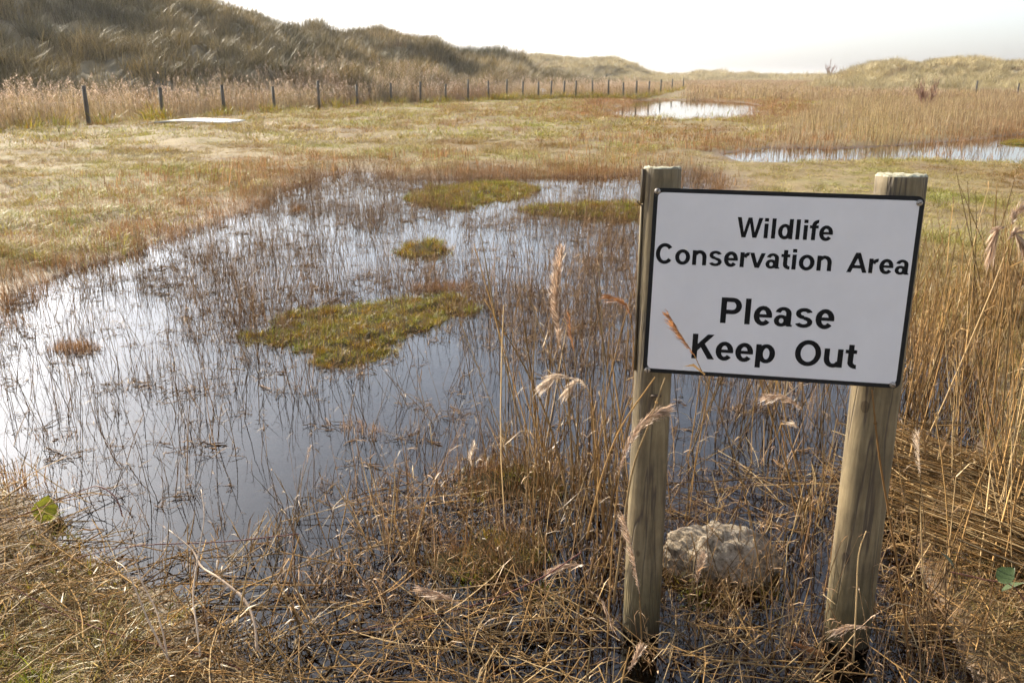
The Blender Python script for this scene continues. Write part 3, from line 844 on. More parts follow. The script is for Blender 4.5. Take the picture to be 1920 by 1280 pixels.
# islets: mound with turf
turf_t = [grass_tuft(40, 0.05, 0.02, 0.075, 0.003, (0.3, 1.4)).mesh('turf_tuft', M['turf']) for _ in range(5)]
turf_f = [grass_tuft(40, 0.10, 0.04, 0.12, 0.005, (0.3, 1.4)).mesh('turf_tuft', M['turf']) for _ in range(4)]
for (label, outl, hh), A in zip(ISLETS, ISL):
    c = A.mean(0); root = None
    lo, hi = A.min(0) - 0.1, A.max(0) + 0.1; nx, ny = 44, 44
    X, Y = np.meshgrid(np.linspace(lo[0], hi[0], nx), np.linspace(lo[1], hi[1], ny)); Q = np.column_stack([X.ravel(), Y.ravel()])
    size = min(hi - lo)
    s = -sdf(Q, A) + (fbm(Q[:, 0] * 5 / size, Q[:, 1] * 5 / size, 61) - 0.5) * 0.34 * size - 0.035 * size
    Z = np.clip(s / (0.28 * size), -1, 1); Z = np.where(Z > 0, np.clip(Z, 0, 1) * hh * 0.7 * (0.6 + 0.8 * fbm(Q[:, 0] * 5, Q[:, 1] * 5, 62)), Z * 0.15) + 0.002
    Z = Z - (0.045 if hh <= 0.035 else 0.0); V = np.column_stack([Q - c, Z]); idx = np.arange(nx * ny).reshape(ny, nx)
    Fc = np.stack([idx[:-1, :-1], idx[:-1, 1:], idx[1:, 1:], idx[1:, :-1]], -1).reshape(-1, 4)
    Fc = Fc[(Z[Fc] > -0.10).any(1)]
    o = mesh_obj('grass_islet', V, Fc, M['mud']); o.location = (*c, 0)
    tag(o, label, 'islet', 'turf islets in the pond')
    far = np.hypot(*c) > 7
    n = int(np.clip((hi - lo).prod() * (260 if far else 700), 30, 2600)); Q = rng.uniform(lo, hi, (n, 2))
    s = -sdf(Q, A) + (fbm(Q[:, 0] * 5 / size, Q[:, 1] * 5 / size, 61) - 0.5) * 0.34 * size - 0.035 * size; kk = rng.random(len(s)) < np.clip(1.0 + s / (0.07 * size), 0, 1); Q = Q[kk]; s = s[kk]
    Z = np.clip(s / (0.28 * size), 0, 1) * hh * 0.7 * (0.6 + 0.8 * fbm(Q[:, 0] * 5, Q[:, 1] * 5, 62))
    small = 0.55 if hh < 0.04 else 0.68
    scatter('turf', rush_n if hh <= 0.035 else (turf_f if far else (turf_t if hh > 0.055 else turf_t[:2] + rush_n + short[:2])), np.column_stack([Q - c, Z]), rz(len(Q), 0.2), sc(len(Q), 0.5 * small, 1.2 * small), parent=o)

# standing straw near the sign, lying straw on the near bank and in the shallows
stand = [standing_straw(5, 0.07, 0.35, 0.85, 0.0022).mesh('straw_stand', M['straw']) for _ in range(8)]
lying = [lying_straw(9, 0.18, 0.08, 0.42, 0.0019).mesh('lying_straw', M['straw']) for _ in range(8)]
wetl = [lying_straw(9, 0.14, 0.06, 0.28, 0.0018, 0.02).mesh('lying_stem', M['wet_stem']) for _ in range(6)]
def off_posts(Q):
    return Q[~(((abs(Q[:, 0] - 0.92) < 0.16) | (abs(Q[:, 0] - 0.365) < 0.13)) & (Q[:, 1] > 1.62) & (Q[:, 1] < 2.05))]
def zone_px(n, pts):
    A = poly(pts); lo, hi = A.min(0), A.max(0); Q = rng.uniform(lo, hi, (n, 2)); return off_posts(Q[inside(Q, A)])
RIGHT = [(1260, 1010), (1280, 820), (1420, 740), (1600, 735), (1720, 620), (1980, 560), (2250, 700), (2300, 1300), (1760, 1330), (1640, 1100), (1500, 950)]
Q = zone_px(600, RIGHT); Q = Q[rng.random(len(Q)) < np.clip(0.25 + (Q[:, 0] - 0.9) * 0.7, 0.22, 1)]; s = shore(Q)
scatter('standing_reeds', stand, np.column_stack([Q, np.maximum(ground_z(Q, s), -0.05)]), rz(len(Q), 0.12), sc(len(Q), 0.6, 1.2), 'golden dead reed stems standing round and right of the sign posts', real=True)
LEFTPOST = [(940, 960), (1000, 850), (1130, 850), (1190, 940), (1180, 1080), (1000, 1080)]
Q = zone_px(28, LEFTPOST); s = shore(Q)
scatter('standing_reeds', stand, np.column_stack([Q, np.maximum(ground_z(Q, s), -0.05)]), rz(len(Q), 0.12), sc(len(Q), 0.6, 1.1), 'tall thin reed stems just left of the sign', real=True)
SHALLOW = [(380, 1000), (640, 940), (860, 880), (1200, 860), (1700, 900), (2100, 900), (2100, 1400), (300, 1500), (300, 1200)]
Q = zone_px(300, SHALLOW); Q = Q[rng.random(len(Q)) < np.clip((fbm(Q[:, 0] * 4, Q[:, 1] * 4, 152) - 0.40) * 3 + 0.2, 0.08, 0.8)]
scatter('stubble', short, np.column_stack([Q, np.full(len(Q), -0.02)]), rz(len(Q), 0.2), sc(len(Q), 0.5, 1.1), 'short broken straw stubble in the foreground shallows', real=True)
Q = zone_px(360, SHALLOW); Q = Q[rng.random(len(Q)) < np.clip((fbm(Q[:, 0] * 4, Q[:, 1] * 4, 153) - 0.40) * 3 + 0.3, 0.12, 0.9)]
scatter('floating_straw', wetl[:4] + lying[:4], np.column_stack([Q, rng.uniform(0.0, 0.03, len(Q))]), rz(len(Q), 0.08), sc(len(Q), 0.6, 1.1), 'dark wet straw floating in the foreground shallows', real=True)
BANK = [(-700, 930), (0, 935), (70, 940), (110, 1005), (200, 1060), (280, 1110), (360, 1190), (430, 1300), (440, 1450), (400, 1700), (-700, 1700)]
moss = [grass_tuft(40, 0.07, 0.02, 0.07, 0.0028, (0.4, 1.8)).mesh('bank_tuft', M['turf']) for _ in range(4)]
Q = zone_px(900, BANK); Q = Q[rng.random(len(Q)) < np.clip((fbm(Q[:, 0] * 4, Q[:, 1] * 4, 66) - 0.4) * 5, 0, 1)]; s = shore(Q)
scatter('bank_moss', moss, on_ground(Q, s, 0.02), rz(len(Q), 0.15), sc(len(Q), 0.6, 1.2), 'green moss and short grass showing through the near left bank')
Q = zone_px(620, BANK); s = shore(Q)
scatter('straw_litter', lying, on_ground(Q, s, 0.01), rz(len(Q), 0.12), sc(len(Q), 0.5, 1.1), 'pale flattened straw matted over the near left bank', real=True)
RBANK = [(1700, 900), (1800, 900), (2000, 950), (2300, 1000), (2300, 1500), (1780, 1400), (1740, 1200), (1700, 1050)]
Q = zone_px(110, [(380, 1180), (900, 1150), (1300, 1180), (1750, 1200), (1800, 1500), (300, 1500)])
scatter('floating_straw', lying, np.column_stack([Q, rng.uniform(0.0, 0.05, len(Q))]), rz(len(Q), 0.1), sc(len(Q), 0.5, 1.1), 'pale straw stalks tangled along the bottom of the view', real=True)
Q = zone_px(380, RBANK); s = shore(Q)
scatter('straw_litter', lying, on_ground(Q, s, 0.01), rz(len(Q), 0.15), sc(len(Q), 0.5, 1.0), 'tangled broken straw under the reeds at the lower right', real=True)
HEAP = [(1690, 850), (1740, 880), (1850, 950), (2050, 1050), (2100, 1200), (1950, 1150), (1820, 1050), (1720, 960)]
Q = zone_px(230, HEAP); n = len(Q)
comb = []
for _ in range(5):
    m = MB()
    for _ in range(10):
        y0 = U(-0.1, 0.1); L = U(0.3, 0.7); z0 = U(0.0, 0.05)
        p = [np.array([L * (t - 0.5), y0 + U(-.01, .01) + 0.06 * L * (t - 0.5) * U(-1, 1), z0 + 0.02 * t]) for t in np.linspace(0, 1, 4)]
        straw_stalk(m, p, 0.0021 * U(0.6, 1.2))
    comb.append(m.mesh('combed_straw', M['straw']))
scatter('flattened_reeds', comb, np.column_stack([Q, rng.uniform(0.02, 0.16, n)]), np.column_stack([rng.normal(0, 0.1, n), rng.normal(0.12, 0.1, n), rng.normal(-0.75, 0.25, n)]), sc(n, 0.6, 1.1), 'swathe of flattened pale reeds right of the sign', real=True)

# ------------------------------------------------------------------ the sign
def frame_from(yaw, pt, roll):
    return Matrix.Rotation(yaw, 3, 'Z') @ Matrix.Rotation(pt, 3, 'X') @ Matrix.Rotation(roll, 3, 'Y')
PC = Vector((0.6526, 1.9876, 1.0066)); PM = frame_from(-0.1642, -0.0873, 0.0120)
PW, PH = 0.627, 0.467
sign = empty('warning_sign', (0.63, 1.97, 0.0))
tag(sign, 'white wildlife notice board with black lettering on two round wooden posts', 'sign')
sign_inv = Matrix.Translation((-0.63, -1.97, 0))

def rounded(w, h, r, n=6):
    p = []
    for cx, cz, a0 in ((w / 2 - r, h / 2 - r, 0), (-w / 2 + r, h / 2 - r, 90), (-w / 2 + r, -h / 2 + r, 180), (w / 2 - r, -h / 2 + r, 270)):
        for k in range(n + 1):
            a = R(a0 + 90 * k / n); p.append((cx + r * math.cos(a), cz + r * math.sin(a)))
    return p
def plate(name, outline, y0, y1, mat, parent):
    n = len(outline)
    V = [(x, y0, z) for x, z in outline] + [(x, y1, z) for x, z in outline]
    Fc = [tuple(range(n)), tuple(range(2 * n - 1, n - 1, -1))] + [(k, n + k, n + (k + 1) % n, (k + 1) % n) for k in range(n)]
    return mesh_obj(name, V, Fc, mat, parent, False)
panel = plate('sign_panel', rounded(PW, PH, 0.016), 0.0, 0.005, M['edge'], sign)
panel.matrix_local = sign_inv @ (Matrix.Translation(PC) @ PM.to_4x4())
plate('sign_face', rounded(PW - 0.021, PH - 0.021, 0.012), -0.0008, -0.0001, M['white'], panel)

# lettering: each word drawn from thick strokes and bowls
TV, TH = 0.215, 0.165
def g_ring(cx, cy, ax, by, a0=0, a1=360, tv=TV, th=TH):
    n = max(6, int(abs(a1 - a0) / 9)); q = []
    for k in range(n):
        b0, b1 = R(a0 + (a1 - a0) * k / n), R(a0 + (a1 - a0) * (k + 1) / n)
        o = lambda b: (cx + ax * math.cos(b), cy + by * math.sin(b)); i = lambda b: (cx + (ax - tv) * math.cos(b), cy + (by - th) * math.sin(b))
        q.append([o(b0), o(b1), i(b1), i(b0)])
    return q
def g_rect(x0, x1, y0, y1): return [[(x0, y0), (x1, y0), (x1, y1), (x0, y1)]]
X = 0.73
def flip(q, w): return [[(w - x, X - y) for x, y in p] for p in q]
n_q = g_rect(.07, .275, 0, X) + g_ring(.43, .40, .35, .345, 0, 150) + g_rect(.575, .78, 0, .40)
GL = {
    'W': (1.31, [[(0, 1), (.21, 1), (.375, .27), (.27, 0)], [(.27, 0), (.375, .27), (.39, .27), (.48, 0)], [(.375, .27), (.555, 1), (.655, .72), (.48, 0)], [(.555, 1), (.755, 1), (.655, .72)],
                 [(.755, 1), (.935, .27), (.83, 0), (.655, .72)], [(.935, .27), (1.1, 1), (1.31, 1), (1.04, 0)], [(.83, 0), (.935, .27), (1.04, 0)]]),
    'i': (.38, g_rect(.09, .295, 0, X) + g_rect(.09, .295, .83, 1)), 'l': (.38, g_rect(.09, .295, 0, 1)),
    'd': (.85, g_ring(.385, .365, .34, .385) + g_rect(.585, .79, 0, 1)), 'p': (.85, g_ring(.47, .365, .34, .385) + g_rect(.065, .27, -.21, X)),
    'f': (.46, g_rect(.12, .325, 0, .74) + g_ring(.44, .735, .32, .275, 88, 180) + g_rect(.01, .45, .585, X)),
    'e': (.77, g_ring(.39, .365, .345, .385, -9, 322) + g_rect(.15, .70, .30, .43)),
    'C': (1.0, g_ring(.51, .5, .455, .52, 38, 322, .215, .175)), 'o': (.85, g_ring(.425, .365, .38, .385)), 'O': (1.08, g_ring(.54, .5, .495, .52, 0, 360, .215, .175)),
    'n': (.85, n_q), 'u': (.85, flip(n_q, .85)),
    's': (.76, g_ring(.375, .535, .31, .215, 15, 270, .19, .14) + g_ring(.375, .205, .325, .22, -160, 90, .19, .14)),
    'r': (.54, g_rect(.07, .275, 0, X) + g_ring(.50, .33, .36, .41, 85, 150)),
    'v': (.76, [[(0, X), (.215, X), (.385, .23), (.275, 0)], [(.275, 0), (.385, .23), (.495, 0)], [(.385, .23), (.56, X), (.77, X), (.495, 0)]]),
    'a': (.77, g_rect(.475, .68, .06, .50) + g_ring(.375, .49, .305, .26, 0, 168, .2, .14) + g_ring(.315, .215, .275, .23, 0, 360, .19, .135) + g_rect(.50, .73, 0, .075)),
    't': (.46, g_rect(.12, .325, .22, .93) + g_ring(.45, .23, .33, .245, 180, 272) + g_rect(.01, .44, .585, X)),
    'A': (1.0, [[(0, 0), (.22, 0), (.61, 1), (.385, 1)], [(1, 0), (.78, 0), (.39, 1), (.615, 1)]] + g_rect(.2, .8, .21, .37)),
    'P': (.92, g_rect(.09, .305, 0, 1) + g_rect(.30, .54, .83, 1) + g_rect(.30, .54, .36, .53) + g_ring(.53, .68, .345, .32, -90, 90, .215, .17)),
    'K': (.98, g_rect(.09, .305, 0, 1) + [[(.30, .32), (.30, .60), (.68, 1), (.94, 1)], [(.40, .52), (.56, .66), (.99, 0), (.73, 0)]]),
}
def word(text, x0, x1, base, cap):
    adv = 0; cells = []
    for ch in text:
        w, q = GL[ch]; cells.append((adv, q)); adv += w
    xs = [a + x for a, q in cells for p in q for x, y in p]; lo, hi = min(xs), max(xs); k = (x1 - x0) / (hi - lo)
    m = MB(); lay = 0
    for a, q in cells:
        for p in q:
            lay += 1; pts = [(x0 + (a + x - lo) * k, -0.0011 - (lay % 40) * 4e-6, base + y * cap) for x, y in p]
            ar = sum(pts[i][0] * pts[(i + 1) % len(pts)][2] - pts[(i + 1) % len(pts)][0] * pts[i][2] for i in range(len(pts)))
            m.poly(pts if ar > 0 else pts[::-1])
    o = m.obj('lettering', M['black'], panel, False); tag(o, 'black printed words ' + text)
word('Wildlife', -0.1085, 0.1166, 0.1212, 0.0485)
word('Conservation', -0.2993, 0.1212, 0.0482, 0.0500)
word('Area', 0.1567, 0.2985, 0.0480, 0.0478)
word('Please', -0.1303, 0.1421, -0.0940, 0.0650)
word('Keep', -0.1938, 0.0103, -0.1895, 0.0640)
word('Out', 0.0578, 0.2055, -0.1900, 0.0640)
for sx, sz in ((-.3049, .2252), (.3025, .2182), (-.3017, -.2279), (.2958, -.2245)):
    m = MB(); rings = [(0.0075, -0.0008), (0.0072, -0.0028), (0.0045, -0.0042), (0.001, -0.0046)]; n = 14
    for r_, y_ in rings:
        for k in range(n): m.v.append((r_ * math.cos(6.283 * k / n), y_, r_ * math.sin(6.283 * k / n)))
    for j in range(3):
        for k in range(n): m.f.append((j * n + k, (j + 1) * n + k, (j + 1) * n + (k + 1) % n, j * n + (k + 1) % n)); m.mi.append(0)
    m.poly([(-0.0058, -0.0047, -0.0008), (0.0058, -0.0047, -0.0008), (0.0058, -0.0047, 0.0008), (-0.0058, -0.0047, 0.0008)], 1)
    o = m.obj('screw', [M['screw'], M['black']], panel); o.location = (sx, 0, sz); o.rotation_euler = (0, U(0, 3), 0)

def post(px_top, px_base, base_y, top_back, r_top, r_base, seed, label):
    # axis from the water line up, straight, standing just behind the panel
    b = ay(*px_base, base_y); t_y = top_back; t = ay(*px_top, t_y)
    d = (t - b) / np.linalg.norm(t - b); b2 = b - d * 0.35; L = np.linalg.norm(t - b2); m = MB(); n = 40; rings = 60
    a = np.cross(d, (0, 1, 0)); a /= np.linalg.norm(a); c = np.cross(d, a)
    for k in range(rings + 1):
        u = k / rings; p = b2 + d * L * u; r0 = r_base + (r_top - r_base) * u
        for q in range(n):
            an = 6.283 * q / n
            w = 1 + 0.035 * (fbm(np.array([math.cos(an) * 1.5 + seed]), np.array([math.sin(an) * 1.5 + u * 3]), seed)[0] - 0.5) * 2
            m.v.append(tuple(p + r0 * w * (a * math.cos(an) + c * math.sin(an)) - np.array([0.63, 1.97, 0])))
    for k in range(rings):
        for q in range(n): m.f.append((k * n + q, (k + 1) * n + q, (k + 1) * n + (q + 1) % n, k * n + (q + 1) % n)); m.mi.append(0)
    base = rings * n; prev = list(range(base, base + n))       # rough sawn top in rings
    for rr_ in (0.93, 0.6, 0.3):
        cur = []
        for q in range(n):
            an = 6.283 * q / n; zz = U(-0.0025, 0.003) + (0.004 if rr_ > 0.9 else 0.002)
            m.v.append(tuple(t + d * zz + r_top * rr_ * (a * math.cos(an) + c * math.sin(an)) - np.array([0.63, 1.97, 0]))); cur.append(len(m.v) - 1)
        for q in range(n): m.f.append((prev[q], cur[q], cur[(q + 1) % n], prev[(q + 1) % n])); m.mi.append(1)
        prev = cur
    m.f.append(tuple(prev[::-1])); m.mi.append(1)
    o = m.obj('post', [M['post'], M['sawn']], sign); tag(o, label)
    return b, t, d
def sawn_mat():
    t = NT('sawn_lichened_end'); tc = t.n('ShaderNodeTexCoord'); n1 = t.noise(90, tc.outputs['Object'], 4, 0.7)
    c = t.ramp(n1, [(0.35, (0.10, 0.09, 0.06)), (0.5, (0.30, 0.28, 0.20)), (0.65, (0.48, 0.50, 0.40))])
    p = t.n('ShaderNodeBsdfPrincipled'); t.l(c, p.inputs['Base Color']); p.inputs['Roughness'].default_value = 0.95
    bp = t.n('ShaderNodeBump'); bp.inputs['Strength'].default_value = 0.8; bp.inputs['Distance'].default_value = 0.004; t.l(n1, bp.inputs['Height']); t.l(bp.outputs[0], p.inputs['Normal'])
    t.l(p.outputs[0], t.out.inputs['Surface']); return t.m
M['sawn'] = sawn_mat()
def panel_y(x, z):       # depth of the panel's back at a given x, z
    nrm = PM @ Vector((0, 1, 0)); return PC.y - ((x - PC.x) * nrm.x + (z - PC.z) * nrm.z) / nrm.y + 0.005
lb, lt, ld = post((1242, 316), (1201, 1195), gp(1201, 1195)[1] + 0.045, panel_y(0.37, 1.3) + 0.056, 0.0475, 0.053, 3, 'slimmer post carrying the left end of the board')
rb, rt_, rd_ = post((1690, 330), (1584, 1213), gp(1584, 1213)[1] + 0.045, panel_y(0.93, 1.3) + 0.066, 0.059, 0.062, 7, 'thicker post carrying the right end of the board')
# split batten and nail on the side of the slim post
m = MB(); off = np.array([0.63, 1.97, 0])
for s0, s1, w in ((0.0, 0.085, 0.006), (0.09, 0.52, 0.0045)):
    p0 = lt - ld * s0 + np.array([-0.0495, -0.012, 0]) - off; p1 = lt - ld * s1 + np.array([-0.0505, -0.012, 0]) - off
    m.tube([p0, p0 * 0.5 + p1 * 0.5, p1], [w, w, w * 0.8], 5, 0, True)
m.obj('batten', M['post'], sign)
m = MB(); q = lt - ld * 0.088 + np.array([-0.05, -0.012, 0]) - off
m.tube([q + (0.01, 0, -0.004), q + (-0.006, 0, 0.001), q + (-0.013, 0, 0.009)], 0.0018, 5, 0, True); m.obj('nail', M['rust'], sign)
m = MB(); q = ay(1222, 722, 1.0); q = lt - ld * 0.575 + np.array([0.0, -0.053, 0]) - off
m.tube([q + (-0.012, -0.004, 0), q + (0.014, -0.006, 0.001)], 0.004, 6, 0, True); m.obj('nail', M['rust'], sign)

# ------------------------------------------------------------------ stone behind the posts
def rock(name, loc, size, seed, mat, sub=5):
    import bmesh
    bm = bmesh.new(); bmesh.ops.create_icosphere(bm, subdivisions=sub, radius=1)
    for v in bm.verts:
        c = v.co.copy(); a = np.array([c.x, c.y, c.z])
        n1 = fbm(np.array([a[0] * 1.3 + a[2]]), np.array([a[1] * 1.3 - a[2] * 0.7]), seed)[0] - 0.5
        n2 = fbm(np.array([a[0] * 5 + a[2] * 3]), np.array([a[1] * 5 - a[2] * 4]), seed + 3)[0] - 0.5
        n3 = fbm(np.array([a[0] * 15 + a[2] * 9]), np.array([a[1] * 15 - a[2] * 12]), seed + 5, 2)[0] - 0.5
        f = 1 + 0.55 * n1 + 0.26 * n2 + 0.13 * n3
        v.co = Vector((c.x * size[0], c.y * size[1], max(c.z, -0.5) * size[2])) * f
    me = bpy.data.meshes.new(name); bm.to_mesh(me); bm.free(); me.materials.append(mat)
    me.polygons.foreach_set('use_smooth', [True] * len(me.polygons))
    o = link(bpy.data.objects.new(name, me)); o.location = loc; return o
rk = rock('stone', (*gp(1350, 1062)[:2], 0.015), (0.172, 0.115, 0.112), 5, M['rock'])
Q = gp(1350, 1062)[:2] + np.column_stack([rng.normal(0, 0.19, 26), rng.normal(-0.13, 0.06, 26)])
scatter('stone_grass', short[:3] + moss, np.column_stack([Q, np.full(len(Q), 0.0)]), rz(len(Q), 0.2), sc(len(Q), 0.4, 0.9), 'mixed grass and stubble growing round the boulder')
tag(rk, 'pale pitted boulder on the ground between the two sign posts', 'stone')
pb = rock('pale_boulder', (*at_dist(1017, 66), 0.45), (0.30, 0.26, 0.26), 9, M['board'], 3)
tag(pb, 'small whitish lump lying behind the fence at the dune foot', 'stone')

# ------------------------------------------------------------------ fence
def fence(name, pts, label, h=1.18, wires=True):
    root = empty(name, (*pts[0], 0)); tag(root, label, 'fence'); tops = []
    for i, p in enumerate(pts):
        z0 = float(ground_z(np.array([p]))[0]); hh = h * U(0.93, 1.1); m = MB(); lx, ly = U(-.03, .03), U(-.02, .02); n = 8
        m.tube([(0, 0, -0.3), (lx * 0.5, ly * 0.5, hh * 0.5), (lx, ly, hh)], [0.068, 0.066, 0.062], n, 0, True)
        o = m.obj('post', M['fence_post'], root); o.location = (p[0] - pts[0][0], p[1] - pts[0][1], z0)
        tops.append(np.array([p[0] - pts[0][0] + lx * 0.7, p[1] - pts[0][1] + ly * 0.7, z0 + hh]))
    if wires:
        for fz in (0.12, 0.5):
            m = MB(); m.tube([t - np.array([0, 0.056, fz]) for t in tops], 0.002, 3); m.obj('wire', M['wire'], root)
fence('wire_fence', FENCE, 'long line of grey posts along the foot of the left dune')
fence('wire_fence', [at_dist(1825, 74), at_dist(1903, 72), at_dist(1990, 70), at_dist(2080, 68)], 'few short posts in pale grass before the right dune', 1.1)

# white sheet lying on the grass by the fence
c = gp(350, 237)[:2]; c2 = np.array([c[0], c[1]]); nx = 16; V = []
for j in range(5):
    for i in range(nx + 1):
        u = i / nx - 0.5; v = j / 4 - 0.5
        V.append((u * 3.1 + v * 0.5, v * 0.8, 0.07 + 0.07 * u + 0.05 * math.cos(u * 5) + 0.04 * v + (0.02 if j in (0, 4) else 0)))
Fc = [(j * (nx + 1) + i, j * (nx + 1) + i + 1, (j + 1) * (nx + 1) + i + 1, (j + 1) * (nx + 1) + i) for j in range(4) for i in range(nx)]
bo = mesh_obj('board', V, Fc, M['board']); bo.location = (c[0], c[1], 0.08); md = bo.modifiers.new('thick', 'SOLIDIFY'); md.thickness = 0.03; md.offset = -1
tag(bo, 'long white weathered sheet lying flat on the grass near the fence', 'board')

# ------------------------------------------------------------------ bare shrub and bare tree
def branching(m, p, d, L, r, depth, spread, up=0.25):
    n = 4; path = [p]
    for k in range(n):
        d = d + np.array([U(-.18, .18), U(-.18, .18), U(-.05, .12)]); d /= np.linalg.norm(d); path.append(path[-1] + d * L / n)
    m.tube(path, [r * (1 - 0.13 * k) for k in range(n + 1)], 4)
    if depth == 0: return
    for k in range(random.randint(3, 4)):
        i = random.randint(1, n); a = np.array([U(-1, 1), U(-1, 1), U(0, 0.6)]) * spread + d + np.array([0, 0, up]); a /= np.linalg.norm(a)
        branching(m, path[i], a, L * U(0.5, 0.8), r * 0.65, depth - 1, spread, up)
q = at_dist(1735, 46); sh = empty('bare_shrub', (*q, float(ground_z(q[None])[0])))
tag(sh, 'leafless reddish shrub spreading above the reeds at the right', 'shrub')
for k in range(7):
    m = MB(); a = 6.283 * k / 7; branching(m, np.array([0.05 * math.cos(a), 0.05 * math.sin(a), -0.05]), np.array([0.6 * math.cos(a), 0.4 * math.sin(a), 1.0]), 0.85, 0.022, 2, 0.6); m.obj('branch', M['twig'], sh)
q = at_dist(1549, 200); z0 = 1.0; tr = empty('bare_tree', (*q, z0)); tag(tr, 'lone leafless tree standing up on the skyline', 'tree'); tr.scale = (1.5, 1.5, 1.5)
m = MB(); m.tube([(0, 0, -0.9), (0.05, 0, 0.5), (0.0, 0, 1.1)], [0.07, 0.06, 0.04], 6); m.obj('trunk', M['twig'], tr)
m = MB()
for k in range(10): branching(m, np.array([0.02, 0, U(0.3, 1.1)]), np.array([U(-1.0, 1.0), U(-.6, .6), 0.9]), 1.0, 0.028, 2, 0.6, 0.35)
m.obj('crown', M['twig'], tr)
q = gp(1120, 201)[:2]; m = grass_tuft(160, 0.55, 0.3, 0.75, 0.02, (0.3, 1.3)); o = m.obj('tussock', M['rush']); o.location = (*q, 0); tag(o, 'lone dark tussock at the edge of the far pool', 'tussock')

# ------------------------------------------------------------------ single reeds that stand out in the foreground
def smooth(pts, k=4):
    pts = [np.asarray(p, float) for p in pts]; out = []
    P_ = [2 * pts[0] - pts[1]] + pts + [2 * pts[-1] - pts[-2]]
    for i in range(1, len(P_) - 2):
        for j in range(k):
            t = j / k; a, b, c, d = P_[i - 1:i + 3]
            out.append(0.5 * (2 * b + (c - a) * t + (2 * a - 5 * b + 4 * c - d) * t * t + (3 * b - a - 3 * c + d) * t ** 3))
    out.append(pts[-1]); return out

def reed(label, stem_px, y, plume_px=None, mat='plume', r=0.0026, width=0.03, n=130, fuzz=0.0, side=(-0.6, 0, -0.4), cat='reed', name='plumed_reed', smat='straw', y1=None, leaf=None):
    """stem_px runs base to tip; y the depth of its base, y1 of its tip"""
    y1 = y if y1 is None else y1; k = len(stem_px)
    ys = [y + (y1 - y) * i / max(1, k - 1) for i in range(k)]
    pts = [ay(px, py, yy) for (px, py), yy in zip(stem_px, ys)]
    base = pts[0].copy(); root = empty(name, base); tag(root, label, cat)
    sm = [p - base for p in smooth(pts)]
    m = MB(); m.tube(sm, [r * (1 - 0.45 * i / len(sm)) for i in range(len(sm))], 6, 0, True)
    for i in range(2, len(sm) - 1, 4):
        m.tube([sm[i] - (sm[i + 1] - sm[i]) * 0.04, sm[i] + (sm[i + 1] - sm[i]) * 0.04], r * 1.25, 6)
    m.obj('stem', M[smat], root)
    if plume_px:
        ax = smooth([ay(px, py, y1) - base for px, py in plume_px], 4); m = MB()
        plume_into(m, ax, side, 0.1, width, n, 0, fuzz); m.tube(ax, r * 0.4, 4); m.obj('plume', M[mat], root)
    if leaf:
        for (lx, ly), (mx, my), (ex, ey) in leaf:
            m = MB(); m.strip([ay(lx, ly, y) - base, ay(mx, my, y) - base, ay(ex, ey, y) - base], [r * 2, r * 3.5, 0], (0.3, 0.3, 0.9)); m.obj('leaf', M[smat], root)
    return root

reed('tall reed with a burst fluffy plume left of the board', [(1078, 935), (1068, 780), (1058, 680), (1050, 640)], 2.42, [(1052, 655), (1045, 590), (1044, 540), (1054, 468)], 'plume', 0.0028, 0.042, 420, 0.5)
reed('reed with a slim closed brown plume beside the fluffy one', [(1086, 940), (1082, 780), (1077, 655)], 2.45, [(1077, 660), (1070, 625), (1067, 592)], 'plume_rust', 0.0022, 0.022, 110)
reed('reed whose pale plume hangs sideways to the left', [(1072, 945), (1070, 820), (1066, 708)], 2.38, [(1066, 708), (1045, 703), (1021, 717)], 'plume_pale', 0.0024, 0.034, 170, 0.3, (0, 0, -0.8))
reed('reed with an arching pale plume just below the hanging one', [(1118, 950), (1112, 820), (1104, 730)], 2.40, [(1104, 728), (1085, 712), (1063, 731)], 'plume_pale', 0.0022, 0.032, 150, 0.2, (0, 0, -0.9))
reed('reed with a nodding rusty plume against the slim post', [(1195, 930), (1193, 760), (1188, 640), (1182, 592)], 2.45, [(1183, 592), (1170, 568), (1140, 554)], 'plume_rust', 0.0020, 0.034, 120, 0, (0, 0, -0.6))
reed('reed with a rusty plume crossing the front of the board', [(1452, 1235), (1405, 960), (1350, 775), (1302, 666)], 1.90, [(1302, 666), (1278, 632), (1252, 590)], 'plume_rust', 0.0018, 0.024, 190, 0, (-0.3, 0, -0.2), leaf=[((1322, 702), (1300, 684), (1281, 687))])
reed('reed with a long feathery plume lying across the slim post', [(1138, 1230), (1148, 1020), (1162, 880)], 1.90, [(1160, 890), (1180, 828), (1212, 786), (1248, 766)], 'plume', 0.0022, 0.036, 300, 0.3, (-0.3, 0, -0.6))
reed('bare reed stalk leaning straight across the slim post', [(1150, 1130), (1182, 900), (1215, 800), (1247, 708)], 1.91, None, r=0.0030, name='reed_stalk')
reed('bare reed stalk bowing up to the board\'s lower corner', [(1100, 1010), (1128, 895), (1165, 800), (1228, 707)], 1.93, None, r=0.0028, name='reed_stalk')
reed('thick broken cane slanting over the dark water', [(1068, 950), (1035, 810), (985, 690), (908, 560)], 2.40, None, r=0.0042, name='reed_stalk', y1=2.9)
reed('reed with a pale plume just under the board', [(1600, 905), (1555, 830), (1505, 768)], 2.35, [(1505, 768), (1475, 745), (1440, 740)], 'plume', 0.0018, 0.034, 150, 0.3, (0, 0, -0.6))
reed('short reed with a tiny white tuft under the board', [(1560, 880), (1530, 835), (1498, 802)], 2.35, [(1500, 804), (1490, 794)], 'plume_pale', 0.0015, 0.025, 50, 0.3)
reed('reed with a bright white plume right of the thick post', [(1735, 1010), (1730, 940), (1724, 885)], 2.15, [(1726, 892), (1722, 850), (1721, 815)], 'plume_pale', 0.0018, 0.024, 150, 0.5)
